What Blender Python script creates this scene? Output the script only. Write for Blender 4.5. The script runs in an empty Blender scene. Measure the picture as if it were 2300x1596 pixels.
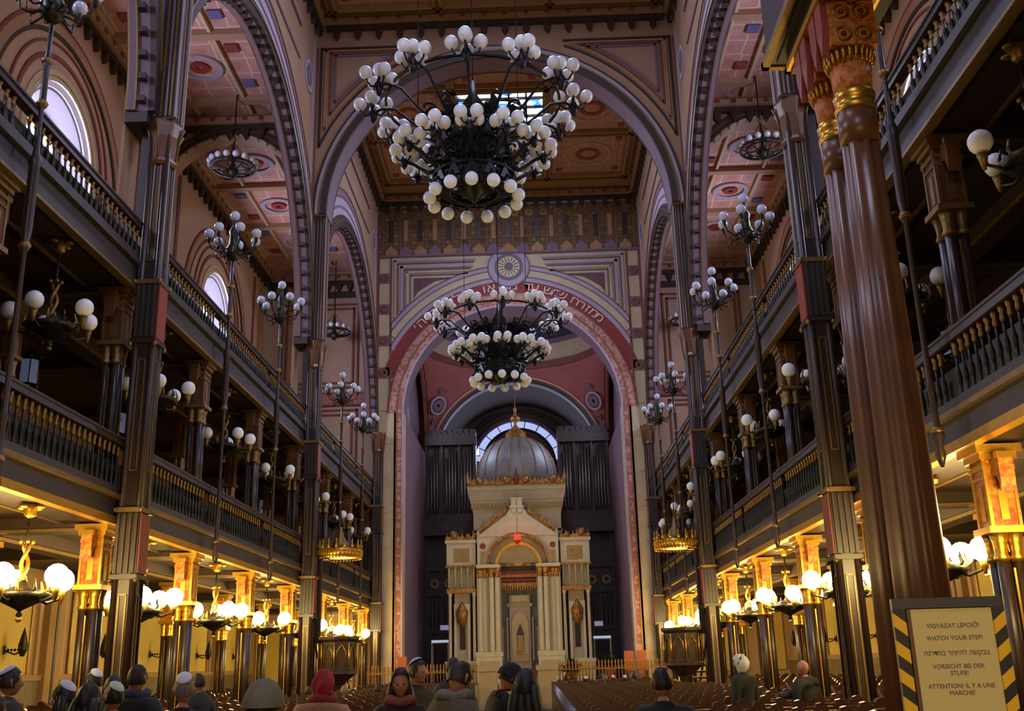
import bpy, math, random
from mathutils import Vector, Matrix
PI = math.pi
S = bpy.context.scene
COL = S.collection
random.seed(7)

# ------------------------------------------------------------------ camera
def cam_axes(yaw, pitch, roll):
    f = Vector((math.sin(yaw)*math.cos(pitch), math.cos(yaw)*math.cos(pitch), math.sin(pitch)))
    r0 = Vector((math.cos(yaw), -math.sin(yaw), 0)); u0 = r0.cross(f)
    return (r0*math.cos(roll)+u0*math.sin(roll), -r0*math.sin(roll)+u0*math.cos(roll), f)
cd = bpy.data.cameras.new('camera'); cam = bpy.data.objects.new('camera', cd); COL.objects.link(cam)
cd.sensor_fit = 'HORIZONTAL'; cd.sensor_width = 36; cd.lens = 2293.5*36/2300
cd.clip_start = .05; cd.clip_end = 300
_r, _u, _f = cam_axes(-.0184, .2951, -.0262)
cam.matrix_world = Matrix(((_r.x, _u.x, -_f.x, .881), (_r.y, _u.y, -_f.y, 0), (_r.z, _u.z, -_f.z, 1.6), (0, 0, 0, 1)))
S.camera = cam
S.view_settings.view_transform = 'Standard'; S.view_settings.look = 'None'
S.view_settings.gamma = 1; S.view_settings.use_curve_mapping = False
S.view_settings.exposure = 0.0
S.cycles.max_bounces = 6; S.cycles.diffuse_bounces = 4; S.cycles.glossy_bounces = 3
S.cycles.transmission_bounces = 4; S.cycles.sample_clamp_indirect = 6
S.cycles.caustics_reflective = False; S.cycles.caustics_refractive = False
S.cycles.use_light_tree = True

# ------------------------------------------------------------------ daylight and added fills
W = bpy.data.worlds.new('World'); S.world = W; W.use_nodes = True
W.node_tree.nodes['Background'].inputs[0].default_value = (.35, .42, .6, 1)
W.node_tree.nodes['Background'].inputs[1].default_value = .25
def area(name, loc, direction, sx, sy, power, color, shape='RECTANGLE', spread=PI):
    l = bpy.data.lights.new(name, 'AREA'); l.shape = shape; l.size = sx; l.size_y = sy
    l.energy = power; l.color = color; l.spread = spread
    o = bpy.data.objects.new(name, l); COL.objects.link(o); o.location = loc
    o.rotation_euler = Vector(direction).to_track_quat('-Z', 'Y').to_euler()
    return o
DAY = (.60, .66, 1.0)
BAYC = (10.5, 24.4, 38.3)
SKY_W = 680
for i, y in enumerate(BAYC):
    area('skylight_daylight', (0, y, 23.25), (0, 0, -1), 3.2, 3.2, SKY_W, DAY)
    for s in (-1, 1):
        area('round_window_daylight', (s*12.22, y, 15.1), (-s, 0, -.05), 2.1, 2.1, 620, (.68, .70, 1.0), 'DISK')
area('rear_lamp_standin', (1.6, -2.4, 3.4), (.1, 1, .12), 6, 1.5, 200, (1, .68, .3))  # added area light standing in for unseen lamps behind the camera
area('apse_window_daylight', (0, 61.5, 14.2), (0, -1, -.1), 4, 1.5, 120, (.60, .66, 1.0))
area('rear_window_daylight', (0, -3.2, 14), (0, 1, -.02), 5, 5, 420, DAY, 'DISK')
for s in (-1, 1):
    area('chancel_window_daylight', (s*5.35, 51.4, 15.0), (-s, -.1, -.1), 1.2, 2.4, 330, DAY)
area('crossing_fill', (0, 51.4, 21.6), (0, 0, -1), 2.4, 2.4, 330, DAY, 'DISK')  # added fill brightening the crossing; the dome has no lantern opening

# ------------------------------------------------------------------ helpers
def lin(c):
    if isinstance(c, str):
        c = [int(c[i:i+2], 16)/255 for i in (0, 2, 4)]
    return tuple(x/12.92 if x <= .04045 else ((x+.055)/1.055)**2.4 for x in c)
MATS = {}
def mat(name, hexc, rough=.6, metal=0., var=.0, vscale=3., c2=None, emit=0., ecol=None, bump=0., spec=.5, trans=0.):
    if name in MATS: return MATS[name]
    m = bpy.data.materials.new(name); m.use_nodes = True; nt = m.node_tree; b = nt.nodes['Principled BSDF']
    c = lin(hexc); b.inputs['Base Color'].default_value = (*c, 1)
    b.inputs['Roughness'].default_value = rough; b.inputs['Metallic'].default_value = metal
    b.inputs['Specular IOR Level'].default_value = spec
    b.inputs['Transmission Weight'].default_value = trans
    if var > 0:
        tc = nt.nodes.new('ShaderNodeTexCoord'); n = nt.nodes.new('ShaderNodeTexNoise')
        n.inputs['Scale'].default_value = vscale; n.inputs['Detail'].default_value = 5
        nt.links.new(tc.outputs['Object'], n.inputs['Vector'])
        r = nt.nodes.new('ShaderNodeValToRGB'); nt.links.new(n.outputs[0], r.inputs[0])
        d = lin(c2) if c2 else tuple(x*(1-var) for x in c)
        r.color_ramp.elements[0].position = .38; r.color_ramp.elements[1].position = .62
        r.color_ramp.elements[0].color = (*d, 1); r.color_ramp.elements[1].color = (*c, 1)
        nt.links.new(r.outputs[0], b.inputs['Base Color'])
        if bump:
            bp = nt.nodes.new('ShaderNodeBump'); bp.inputs['Strength'].default_value = bump; bp.inputs['Distance'].default_value = .05
            nt.links.new(n.outputs[0], bp.inputs['Height']); nt.links.new(bp.outputs[0], b.inputs['Normal'])
    if emit:
        b.inputs['Emission Color'].default_value = (*(lin(ecol) if ecol else c), 1); b.inputs['Emission Strength'].default_value = emit
    MATS[name] = m; return m
def painted(name, base, cells, lines, scale=1.0, rough=.8, linew=.03, amount=.55):
    """painted ornament: small diapers of colour between thin lines, in the surface's own coordinates"""
    if name in MATS: return MATS[name]
    m = bpy.data.materials.new(name); m.use_nodes = True; nt = m.node_tree; b = nt.nodes['Principled BSDF']
    b.inputs['Roughness'].default_value = rough
    tc = nt.nodes.new('ShaderNodeTexCoord')
    vo = nt.nodes.new('ShaderNodeTexVoronoi'); vo.inputs['Scale'].default_value = scale*2.2; vo.inputs['Randomness'].default_value = .12
    nt.links.new(tc.outputs['Object'], vo.inputs['Vector'])
    r1 = nt.nodes.new('ShaderNodeValToRGB'); r1.color_ramp.interpolation = 'CONSTANT'
    e = r1.color_ramp.elements
    cs = [lin(c) for c in cells]
    e[0].position = 0; e[0].color = (*cs[0], 1); e[1].position = 1/len(cs); e[1].color = (*cs[1], 1)
    for i in range(2, len(cs)):
        q = e.new(i/len(cs)); q.color = (*cs[i], 1)
    sep = nt.nodes.new('ShaderNodeSeparateColor'); nt.links.new(vo.outputs['Color'], sep.inputs[0])
    nt.links.new(sep.outputs[0], r1.inputs[0])
    dm = nt.nodes.new('ShaderNodeMapRange'); dm.inputs[1].default_value = .28; dm.inputs[2].default_value = .34
    dm.inputs[3].default_value = amount; dm.inputs[4].default_value = 0
    nt.links.new(vo.outputs['Distance'], dm.inputs[0])
    mx = nt.nodes.new('ShaderNodeMix'); mx.data_type = 'RGBA'
    mx.inputs[6].default_value = (*lin(base), 1)
    nt.links.new(dm.outputs[0], mx.inputs[0]); nt.links.new(r1.outputs[0], mx.inputs[7])
    ve = nt.nodes.new('ShaderNodeTexVoronoi'); ve.feature = 'DISTANCE_TO_EDGE'; ve.inputs['Scale'].default_value = scale*2.2; ve.inputs['Randomness'].default_value = .12
    nt.links.new(tc.outputs['Object'], ve.inputs['Vector'])
    lm = nt.nodes.new('ShaderNodeMath'); lm.operation = 'LESS_THAN'; lm.inputs[1].default_value = linew; nt.links.new(ve.outputs['Distance'], lm.inputs[0])
    l2 = nt.nodes.new('ShaderNodeMath'); l2.operation = 'MULTIPLY'; l2.inputs[1].default_value = .7; nt.links.new(lm.outputs[0], l2.inputs[0])
    m2 = nt.nodes.new('ShaderNodeMix'); m2.data_type = 'RGBA'; m2.inputs[7].default_value = (*lin(lines), 1)
    nt.links.new(mx.outputs[2], m2.inputs[6]); nt.links.new(l2.outputs[0], m2.inputs[0])
    nt.links.new(m2.outputs[2], b.inputs['Base Color'])
    MATS[name] = m; return m
def stripes(name, c1, c2, scale, rough=.5, axis='Z', diag=0):
    if name in MATS: return MATS[name]
    m = bpy.data.materials.new(name); m.use_nodes = True; nt = m.node_tree; b = nt.nodes['Principled BSDF']; b.inputs['Roughness'].default_value = rough
    tc = nt.nodes.new('ShaderNodeTexCoord'); sx = nt.nodes.new('ShaderNodeSeparateXYZ'); nt.links.new(tc.outputs['Object'], sx.inputs[0])
    a = nt.nodes.new('ShaderNodeMath'); a.operation = 'MULTIPLY_ADD'; a.inputs[1].default_value = diag
    nt.links.new(sx.outputs['X'], a.inputs[0]); nt.links.new(sx.outputs[axis], a.inputs[2])
    f = nt.nodes.new('ShaderNodeMath'); f.operation = 'MULTIPLY'; f.inputs[1].default_value = scale; nt.links.new(a.outputs[0], f.inputs[0])
    g = nt.nodes.new('ShaderNodeMath'); g.operation = 'FRACT'; nt.links.new(f.outputs[0], g.inputs[0])
    h = nt.nodes.new('ShaderNodeMath'); h.operation = 'GREATER_THAN'; h.inputs[1].default_value = .5; nt.links.new(g.outputs[0], h.inputs[0])
    mx = nt.nodes.new('ShaderNodeMix'); mx.data_type = 'RGBA'; mx.inputs[6].default_value = (*lin(c1), 1); mx.inputs[7].default_value = (*lin(c2), 1)
    nt.links.new(h.outputs[0], mx.inputs[0]); nt.links.new(mx.outputs[2], b.inputs['Base Color'])
    MATS[name] = m; return m

FRONT = lambda u, v, d: (u, d, v)      # u = x, v = z, depth = y
SIDE = lambda u, v, d: (d, u, v)       # u = y, v = z, depth = x
FLAT = lambda u, v, d: (u, v, d)
class MB:
    def __init__(self): self.v = []; self.f = []; self.m = []; self.s = []; self.mats = []; self.M = None
    def mi(self, m):
        if m not in self.mats: self.mats.append(m)
        return self.mats.index(m)
    def add(self, vs, fs, m, smooth=False):
        o = len(self.v)
        for p in vs:
            p = Vector(p)
            if self.M: p = self.M @ p
            self.v.append(tuple(p))
        k = self.mi(m)
        for f in fs: self.f.append(tuple(i+o for i in f)); self.m.append(k); self.s.append(smooth)
        return self
    def box(self, x0, x1, y0, y1, z0, z1, m):
        if x0 > x1: x0, x1 = x1, x0
        if y0 > y1: y0, y1 = y1, y0
        if z0 > z1: z0, z1 = z1, z0
        return self.add([(x0,y0,z0),(x1,y0,z0),(x1,y1,z0),(x0,y1,z0),(x0,y0,z1),(x1,y0,z1),(x1,y1,z1),(x0,y1,z1)],
            [(0,3,2,1),(4,5,6,7),(0,1,5,4),(1,2,6,5),(2,3,7,6),(3,0,4,7)], m)
    def mbox(self, P, u0, u1, v0, v1, d0, d1, m):
        a = P(u0, v0, d0); b = P(u1, v1, d1); return self.box(a[0], b[0], a[1], b[1], a[2], b[2], m)
    def lathe(self, cx, cy, prof, m, n=16, smooth=True, a0=0., a1=2*PI, flute=0., nfl=0):
        full = abs(a1-a0-2*PI) < 1e-6; k = n if full else n+1
        vs = []
        for r, z in prof:
            for i in range(k):
                a = a0+(a1-a0)*i/n; rr = r*(1+flute*math.cos(nfl*a)) if flute else r
                vs.append((cx+rr*math.cos(a), cy+rr*math.sin(a), z))
        fs = []
        for j in range(len(prof)-1):
            for i in range(n):
                i2 = (i+1) % k if full else i+1
                fs.append((j*k+i, j*k+i2, (j+1)*k+i2, (j+1)*k+i))
        if full:
            if prof[0][0] > 1e-4: fs.append(tuple(range(k-1, -1, -1)))
            if prof[-1][0] > 1e-4: fs.append(tuple((len(prof)-1)*k+i for i in range(k)))
        return self.add(vs, fs, m, smooth)
    def cyl(self, cx, cy, z0, z1, r, m, n=12): return self.lathe(cx, cy, [(r, z0), (r, z1)], m, n)
    def ball(self, c, r, m, n=12, k=8, sz=1.):
        prof = [(r*math.sin(PI*j/k), c[2]-r*sz*math.cos(PI*j/k)) for j in range(k+1)]
        return self.lathe(c[0], c[1], prof, m, n)
    def tube(self, pts, r, m, n=6, closed=False):
        pts = [Vector(p) for p in pts]; N = len(pts); rs = r if isinstance(r, (list, tuple)) else [r]*N
        vs = []; up = None
        for i, p in enumerate(pts):
            if closed: t = pts[(i+1) % N]-pts[i-1]
            else: t = pts[min(i+1, N-1)]-pts[max(i-1, 0)]
            t.normalize()
            if up is None: up = t.orthogonal().normalized()
            up = (up-t*up.dot(t))
            if up.length < 1e-5: up = t.orthogonal()
            up.normalize(); w = t.cross(up)
            for k in range(n):
                a = 2*PI*k/n; vs.append(p+(up*math.cos(a)+w*math.sin(a))*rs[i])
        fs = [(i*n+k, i*n+(k+1) % n, ((i+1) % N)*n+(k+1) % n, ((i+1) % N)*n+k) for i in range(N if closed else N-1) for k in range(n)]
        if not closed: fs += [tuple(range(n-1, -1, -1)), tuple((N-1)*n+k for k in range(n))]
        return self.add(vs, fs, m, True)
    def ring(self, P, uc, vc, r0, r1, d0, d1, m, a0=0., a1=2*PI, n=32, smooth=False):
        """solid annular sector between radii r0 and r1 and depths d0 and d1"""
        vs = []; fs = []
        full = abs(a1-a0-2*PI) < 1e-6; k = n if full else n+1
        for i in range(k):
            a = a0+(a1-a0)*i/n; c, s = math.cos(a), math.sin(a)
            for r, d in ((r0, d0), (r1, d0), (r1, d1), (r0, d1)): vs.append(P(uc+r*c, vc+r*s, d))
        for i in range(n):
            j = (i+1) % k if full else i+1
            for e in range(4): fs.append((i*4+e, j*4+e, j*4+(e+1) % 4, i*4+(e+1) % 4))
        if not full: fs += [(3, 2, 1, 0), tuple((k-1)*4+e for e in range(4))]
        return self.add(vs, fs, m, smooth)
    def prism(self, P, poly, d0, d1, m):
        n = len(poly); vs = [P(u, v, d0) for u, v in poly]+[P(u, v, d1) for u, v in poly]
        return self.add(vs, [tuple(range(n-1, -1, -1)), tuple(range(n, 2*n))]+[(i, (i+1) % n, n+(i+1) % n, n+i) for i in range(n)], m)
    def archwall(self, P, u0, u1, uc, r, vs_, vtop, d0, d1, m, vbot=None, n=40, min_=None):
        """wall from u0 to u1 pierced by a round arch of radius r springing at vs_"""
        if vbot is None: vbot = vs_
        if uc-r-u0 > .01: self.mbox(P, u0, uc-r, vbot, vtop, d0, d1, m)
        if u1-uc-r > .01: self.mbox(P, uc+r, u1, vbot, vtop, d0, d1, m)
        V = []; F = []
        for i in range(n+1):
            a = PI-PI*i/n; u = uc+r*math.cos(a); v = vs_+r*math.sin(a)
            V += [P(u, v, d0), P(u, vtop, d0), P(u, v, d1), P(u, vtop, d1)]
        for i in range(n):
            o = i*4; q = o+4
            F += [(o, q, q+1, o+1), (o+2, o+3, q+3, q+2), (o+1, q+1, q+3, o+3)]
        self.add(V, F, m)
        self.add(V, [(i*4, i*4+2, i*4+6, i*4+4) for i in range(n)], min_ or m)
        return self
    def holewall(self, P, u0, u1, v0, v1, uc, vc, r, d, m, n=40):
        """flat wall panel with a round hole"""
        V = []; F = []
        for i in range(n):
            a = 2*PI*i/n; c, s = math.cos(a), math.sin(a)
            t = min(((u1-uc)/c if c > 1e-6 else (u0-uc)/c if c < -1e-6 else 1e9), ((v1-vc)/s if s > 1e-6 else (v0-vc)/s if s < -1e-6 else 1e9))
            V += [P(uc+r*c, vc+r*s, d), P(uc+t*c, vc+t*s, d)]
        for i in range(n):
            j = (i+1) % n; F.append((i*2, i*2+1, j*2+1, j*2))
        self.add(V, F, m)
        for cu, cv in ((u0, v0), (u1, v0), (u1, v1), (u0, v1)):   # corner fillers
            best = sorted(range(n), key=lambda i: (Vector(V[i*2+1])-Vector(P(cu, cv, d))).length)[:2]
            self.add([P(cu, cv, d), V[best[0]*2+1], V[best[1]*2+1]], [(0, 1, 2)], m)
        return self
    def build(self, name, parent=None, loc=None):
        me = bpy.data.meshes.new(name); me.from_pydata(self.v, [], self.f)
        for m in self.mats: me.materials.append(m)
        me.polygons.foreach_set('material_index', self.m); me.polygons.foreach_set('use_smooth', self.s)
        me.update()
        o = bpy.data.objects.new(name, me); COL.objects.link(o)
        if parent: o.parent = parent
        if loc: o.location = loc
        return o
def tag(o, label=None, cat=None, group=None, kind=None):
    if label: o['label'] = label
    if cat: o['category'] = cat
    if group: o['group'] = group
    if kind: o['kind'] = kind
    return o
def struct(mb, name): return tag(mb.build(name), kind='structure')
def empty(name, loc=(0, 0, 0), rz=0., label=None, cat=None, group=None):
    o = bpy.data.objects.new(name, None); COL.objects.link(o); o.location = loc; o.rotation_euler = (0, 0, rz); o.empty_display_size = .1
    return tag(o, label, cat, group)
KIDS = {}
def copy_tree(o, parent=None):
    c = o.copy(); COL.objects.link(c)
    if parent: c.parent = parent
    for ch in [x for x in o.children]: copy_tree(ch, c)
    return c
ORD = ['first', 'second', 'third', 'fourth', 'fifth', 'sixth', 'seventh', 'eighth', 'ninth', 'tenth', 'eleventh', 'twelfth']
SD = {-1: 'left', 1: 'right'}

# ------------------------------------------------------------------ materials
M_PINK = painted('painted_pink_plaster', 'c08c7c', ['b8685a', '8d84a8', 'd3a898', 'a85c50'], 'dccabc', .55, amount=.38)
M_PINKW = mat('pink_wall_plaster', 'ba9a82', .85, var=.12, vscale=.6)
M_TERRA = mat('terracotta_plaster', 'a58266', .85, var=.1, vscale=.8)
M_CEIL = painted('painted_ceiling_panels', 'a87c5e', ['a87654', '8c5c48', 'ba9074', '925a4c'], 'd0a484', .7, amount=.45, linew=.02)
M_CEILD = mat('ceiling_frame_brown', 'a67c50', .75, var=.15, vscale=2)
M_FRIEZE = painted('painted_dark_frieze', '5e4430', ['96743c', '785838', '8a684c', '4a3628'], '8a683e', 1.1, amount=.7, linew=.05)
M_LAV = mat('lavender_white_band', 'a89ba8', .8, var=.1, vscale=1.5)
M_LAVD = mat('mauve_band', '78606e', .8)
M_CREAM = mat('cream_stone', 'c4b18e', .75, var=.12, vscale=1.2)
M_REDB = mat('deep_red_band', '8c3530', .75, var=.12, vscale=3)
M_ROSEB = painted('rose_ornament_band', 'a0605a', ['b07068', '8a5058', 'c08878', '94504c'], 'c89a88', 2.2, amount=.6)
M_ROSEL = mat('rose_line', '7a483c', .8)
M_DKM = mat('dark_moulding', '3c2f28', .5, var=.2, vscale=6)
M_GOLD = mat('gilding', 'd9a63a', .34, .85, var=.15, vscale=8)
M_GOLDD = mat('dull_shaded_gilding', '8c6f3e', .45, .7, var=.2, vscale=8)  # dull gilding, also used as the shaded version of the bright gilding
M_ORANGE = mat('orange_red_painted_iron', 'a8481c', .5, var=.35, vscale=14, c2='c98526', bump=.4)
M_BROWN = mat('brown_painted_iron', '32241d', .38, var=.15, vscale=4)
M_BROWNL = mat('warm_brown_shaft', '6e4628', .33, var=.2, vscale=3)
M_REDP = mat('red_panel_paint', '8c3a26', .5)
M_GREYF = mat('grey_brown_fascia', '352d2b', .5, var=.15, vscale=3)
M_DARKW = mat('dark_carved_wood', '3a271a', .5, var=.3, vscale=6, bump=.3)
M_BLACK = mat('black_iron', '14130f', .4, .4)
M_BLACKG = mat('black_green_iron', '181b17', .4, .5, var=.3, vscale=12, c2='3a3622')
M_GLOBE = mat('opal_glass_globe', 'eceef0', .35, spec=.5)
M_GLOBEG = mat('clear_grey_glass_globe', 'c4cce0', .15, spec=.8)
M_LIT = mat('lit_opal_globe', 'fff0cc', .4, emit=75., ecol='ffdc8c')
M_CEILG = mat('gallery_soffit_brown', '2e1c14', .6, var=.2, vscale=1.5)
M_YWALL = mat('yellow_plaster_panel', 'd0b45c', .7, var=.08, vscale=1)
M_OWALL = mat('ochre_pink_plaster', 'a8845c', .7, var=.12, vscale=1)
M_DADO = mat('stone_dado', '7c6a50', .6, var=.3, vscale=5)
M_FLOOR = mat('dark_stone_floor', '4a3a30', .4, var=.3, vscale=2)
M_WHITEM = mat('white_marble_ark', 'cfc4a6', .5, var=.12, vscale=3)
M_WHITES = mat('pale_stone_ark', 'b5a688', .6, var=.12, vscale=2)
M_DOME = mat('ribbed_dome_copper', '8a8a86', .5, .2, var=.2, vscale=2)
M_GLASSB = mat('stained_glass_daylight', '9fc4ff', .3, emit=3.2, ecol='b8d0ff')
M_WINW = mat('white_window_reveal', '9c949e', .7)
M_WOOD = mat('polished_brown_pew_wood', '4c3022', .22, var=.25, vscale=4)
M_WOODE = mat('pew_end_wood_sheen', '4a3a3c', .25, var=.2, vscale=4)  # bluish grey in the wood colour imitates the sheen on the pew ends
M_ROSE2 = mat('pendentive_red', 'a05a52', .8, var=.12, vscale=2)

# ------------------------------------------------------------------ grid
YS = [3.55, 8.2, 12.83, 17.45, 22.1, 26.72, 31.35, 36.0, 40.6, 45.2]
PIERS = [3.55, 17.45, 31.35, 45.2]
ZC = 23.43
Y0 = -3.6
XO = 11.6

# floor
b = MB(); b.box(-XO-.3, XO+.3, Y0-.3, 66, -.2, 0, M_FLOOR)
b.box(-6.6, 6.6, 42.6, 66, 0, .9, M_CREAM); struct(b, 'floor')
b = MB(); b.box(-.75, .55, 4, 42, 0, .015, mat('blue_grey_carpet', '3c4460', .9, var=.2, vscale=20)); tag(b.build('aisle_carpet'), 'blue grey carpet runner along the middle aisle between the pews', 'carpet')

# nave ceiling with coffers
b = MB()
b.box(-6.3, 6.3, Y0, 45.9, ZC+.25, ZC+.5, M_CEILD)
CEILC = (10.5, 24.4, 37.6)
for yc in CEILC:
    ylo, yhi = yc-6.95, yc+6.9
    for i, (x0, x1) in enumerate(((-5.6, -1.95), (-1.95, 1.95), (1.95, 5.6))):
        for j, (y0, y1) in enumerate(((yc-5.9, yc-2.0), (yc-1.9, yc+1.9), (yc+2.0, yc+5.9))):
            if i == 1 and j == 1: continue
            b.box(x0+.2, x1-.2, y0+.2, y1-.2, ZC+.2, ZC+.26, M_CEIL)
            cx, cy = (x0+x1)/2, (y0+y1)/2
            b.ring(FLAT, cx, cy, .95, 1.08, ZC+.16, ZC+.2, mat('ceiling_ring_tan', 'b98a6a', .8), n=28)
            b.ring(FLAT, cx, cy, .35, .55, ZC+.16, ZC+.2, mat('ceiling_ring_red', '8a3c30', .8), n=20)
            for dx, dy in ((-1.3, -1.4), (1.3, -1.4), (-1.3, 1.4), (1.3, 1.4)):
                b.box(cx+dx-.14, cx+dx+.14, cy+dy-.14, cy+dy+.14, ZC+.15, ZC+.2, mat('ceiling_ring_red', '', .8) if 0 else MATS['ceiling_ring_red'])
            for k in (1.28, 1.5):
                for sx in (-1, 1): b.box(cx+sx*k-.025, cx+sx*k+.025, cy-1.62, cy+1.62, ZC+.165, ZC+.2, MATS['ceiling_ring_tan'])
    for x in (-5.6, -1.95, 1.95, 5.6):
        b.box(x-.16, x+.16, yc-6.1, yc+6.1, ZC+.02, ZC+.26, M_CEILD); b.box(x-.07, x+.07, yc-6.1, yc+6.1, ZC-.03, ZC+.02, M_GOLDD)
    for y in (yc-6.0, yc-1.95, yc+1.95, yc+6.0):
        b.box(-5.75, 5.75, y-.16, y+.16, ZC+.02, ZC+.26, M_CEILD); b.box(-5.75, 5.75, y-.07, y+.07, ZC-.03, ZC+.02, M_GOLDD)
struct(b, 'ceiling')
def dentils(b, P, u0, u1, z, d, out, m1, m2, step=.55):
    """cornice run with hanging pointed dentils; out = sign of projection along depth"""
    b.mbox(P, u0, u1, z-.22, z, d, d+out*.30, m1)
    b.mbox(P, u0, u1, z-.40, z-.22, d, d+out*.18, m2)
    n = max(1, int((u1-u0)/step))
    for i in range(n):
        u = u0+(i+.5)*(u1-u0)/n
        b.prism(P, [(u-.13, z-.40), (u+.13, z-.40), (u+.10, z-.62), (u, z-.78), (u-.10, z-.62)], d, d+out*.16, m2)
        b.mbox(P, u-.07, u+.07, z-.14, z-.02, d+out*.30, d+out*.34, M_REDB)

# skylights (windows of the ceiling)
def rand_glass():
    m = bpy.data.materials.new('stained_skylight_glass'); m.use_nodes = True; nt = m.node_tree; bs = nt.nodes['Principled BSDF']
    tc = nt.nodes.new('ShaderNodeTexCoord'); v = nt.nodes.new('ShaderNodeTexVoronoi'); v.inputs['Scale'].default_value = 2.2
    nt.links.new(tc.outputs['Object'], v.inputs['Vector']); s = nt.nodes.new('ShaderNodeSeparateColor'); nt.links.new(v.outputs['Color'], s.inputs[0])
    r = nt.nodes.new('ShaderNodeValToRGB'); r.color_ramp.interpolation = 'CONSTANT'; e = r.color_ramp.elements
    e[0].position = 0; e[0].color = (.03, .16, .9, 1); e[1].position = .12; e[1].color = (.25, .6, 1, 1)
    for p, c in ((.25, (.9, .95, 1, 1)), (.62, (1, .97, .85, 1)), (.8, (.55, .75, 1, 1)), (.93, (.02, .1, .5, 1))):
        q = e.new(p); q.color = c
    nt.links.new(s.outputs[1], r.inputs[0]); nt.links.new(r.outputs[0], bs.inputs['Emission Color']); bs.inputs['Emission Strength'].default_value = 3.4
    bs.inputs['Base Color'].default_value = (.1, .1, .12, 1)
    return m
M_SKYG = rand_glass()
for i, yc in enumerate(CEILC):
    r = empty('window_%d' % (i+1), (0, yc, ZC)); tag(r, kind='structure')
    b = MB(); b.box(-1.75, 1.75, -1.75, 1.75, .22, .25, M_SKYG); b.build('pane', r)
    b = MB()
    for k in range(6):
        t = -1.75+k*.7
        b.box(t-.035, t+.035, -1.75, 1.75, .1, .2, M_BLACK); b.box(-1.75, 1.75, t-.035, t+.035, .1, .2, M_BLACK)
    b.ring(FLAT, 0, 0, .95, 1.03, .1, .2, M_BLACK, n=28)
    for q in (-1, 1): b.box(q*1.75, q*1.95, -1.95, 1.95, -.05, .22, M_GOLDD); b.box(-1.95, 1.95, q*1.75, q*1.95, -.05, .22, M_GOLDD)
    b.build('window_frame', r)

# ------------------------------------------------------------------ nave arcade walls (left and right)
XA, XB = 6.22, 6.66
RA, ZS = 6.5, 11.85
for s in (-1, 1):
    b = MB()
    for k in range(3):
        yc = BAYC[k]; u0, u1 = yc-6.95, yc+6.93
        b.archwall(SIDE, u0, u1, yc, RA, ZS, ZC+.3, s*XA, s*XB, M_TERRA, vbot=ZS, min_=M_LAVD, n=48)
        # archivolt: dark moulding, gilt line, then pale painted bands
        def arcs(r0, r1, d, m, a=0.02):
            # clip to the bay so neighbouring archivolts meet over the pier
            import math as _m
            lim = 6.93
            aa = _m.acos(min(1, lim/r1)) if r1 > lim else 0
            b.ring(SIDE, yc, ZS, r0, r1, s*XA, s*(XA-d), m, aa, PI-aa, n=56)
        arcs(6.5, 6.72, .12, M_DKM); arcs(6.72, 6.78, .15, M_GOLDD); arcs(6.78, 6.95, .09, M_DKM)
        arcs(6.95, 7.22, .05, M_LAV); arcs(7.22, 7.30, .07, M_LAVD); arcs(7.30, 7.62, .04, M_LAV); arcs(7.62, 7.70, .06, M_ROSEL)
        arcs(7.70, 7.95, .03, M_LAVD); arcs(7.95, 8.02, .05, M_GOLDD)
        # beads along the soffit edge
        for i in range(44):
            a = PI*(i+.5)/44
            for d in (XA+.10,):
                y = yc+(RA-.03)*math.cos(a); z = ZS+(RA-.03)*math.sin(a)
                b.box(s*(d-.07), s*(d+.07), y-.11, y+.11, z-.09, z+.03, M_DKM)
        # soffit stripes running round the arch
        for d0, d1, m in ((.22, .26, M_GOLDD), (.26, .38, M_LAVD), (.38, .41, M_GOLDD)):
            b.ring(SIDE, yc, ZS, RA-.05, RA+.01, s*(XA+d0), s*(XA+d1), m, n=48, a0=0, a1=PI)
        # upper wall panels between archivolt and ceiling
        for q in (-1, 1):
            e = yc+q*6.5
            for w, m in ((.0, M_LAVD),):
                b.mbox(SIDE, e-.06, e+.06, 14.8, ZC-1, s*XA, s*(XA-.05), M_ROSEL)
                b.mbox(SIDE, e-q*.5-.05, e-q*.5+.05, 17, ZC-1.1, s*XA, s*(XA-.05), M_LAV)
            b.ring(SIDE, yc+q*5.3, 20.6, .42, .55, s*XA, s*(XA-.05), M_LAV, n=24)
            b.ring(SIDE, yc+q*5.3, 20.6, 0.01, .3, s*XA, s*(XA-.05), M_LAVD, n=20)
        for z, m in ((20.4, M_LAVD), (21.6, M_ROSEL), (21.75, M_LAV)):
            b.mbox(SIDE, yc-4, yc+4, z, z+.09, s*XA, s*(XA-.05), m)
    dentils(b, SIDE, Y0, 45.2, ZC+.05, s*XA, -s, M_CEILD, M_DKM, .6)
    struct(b, 'wall_%s_arcade' % SD[s])

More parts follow.
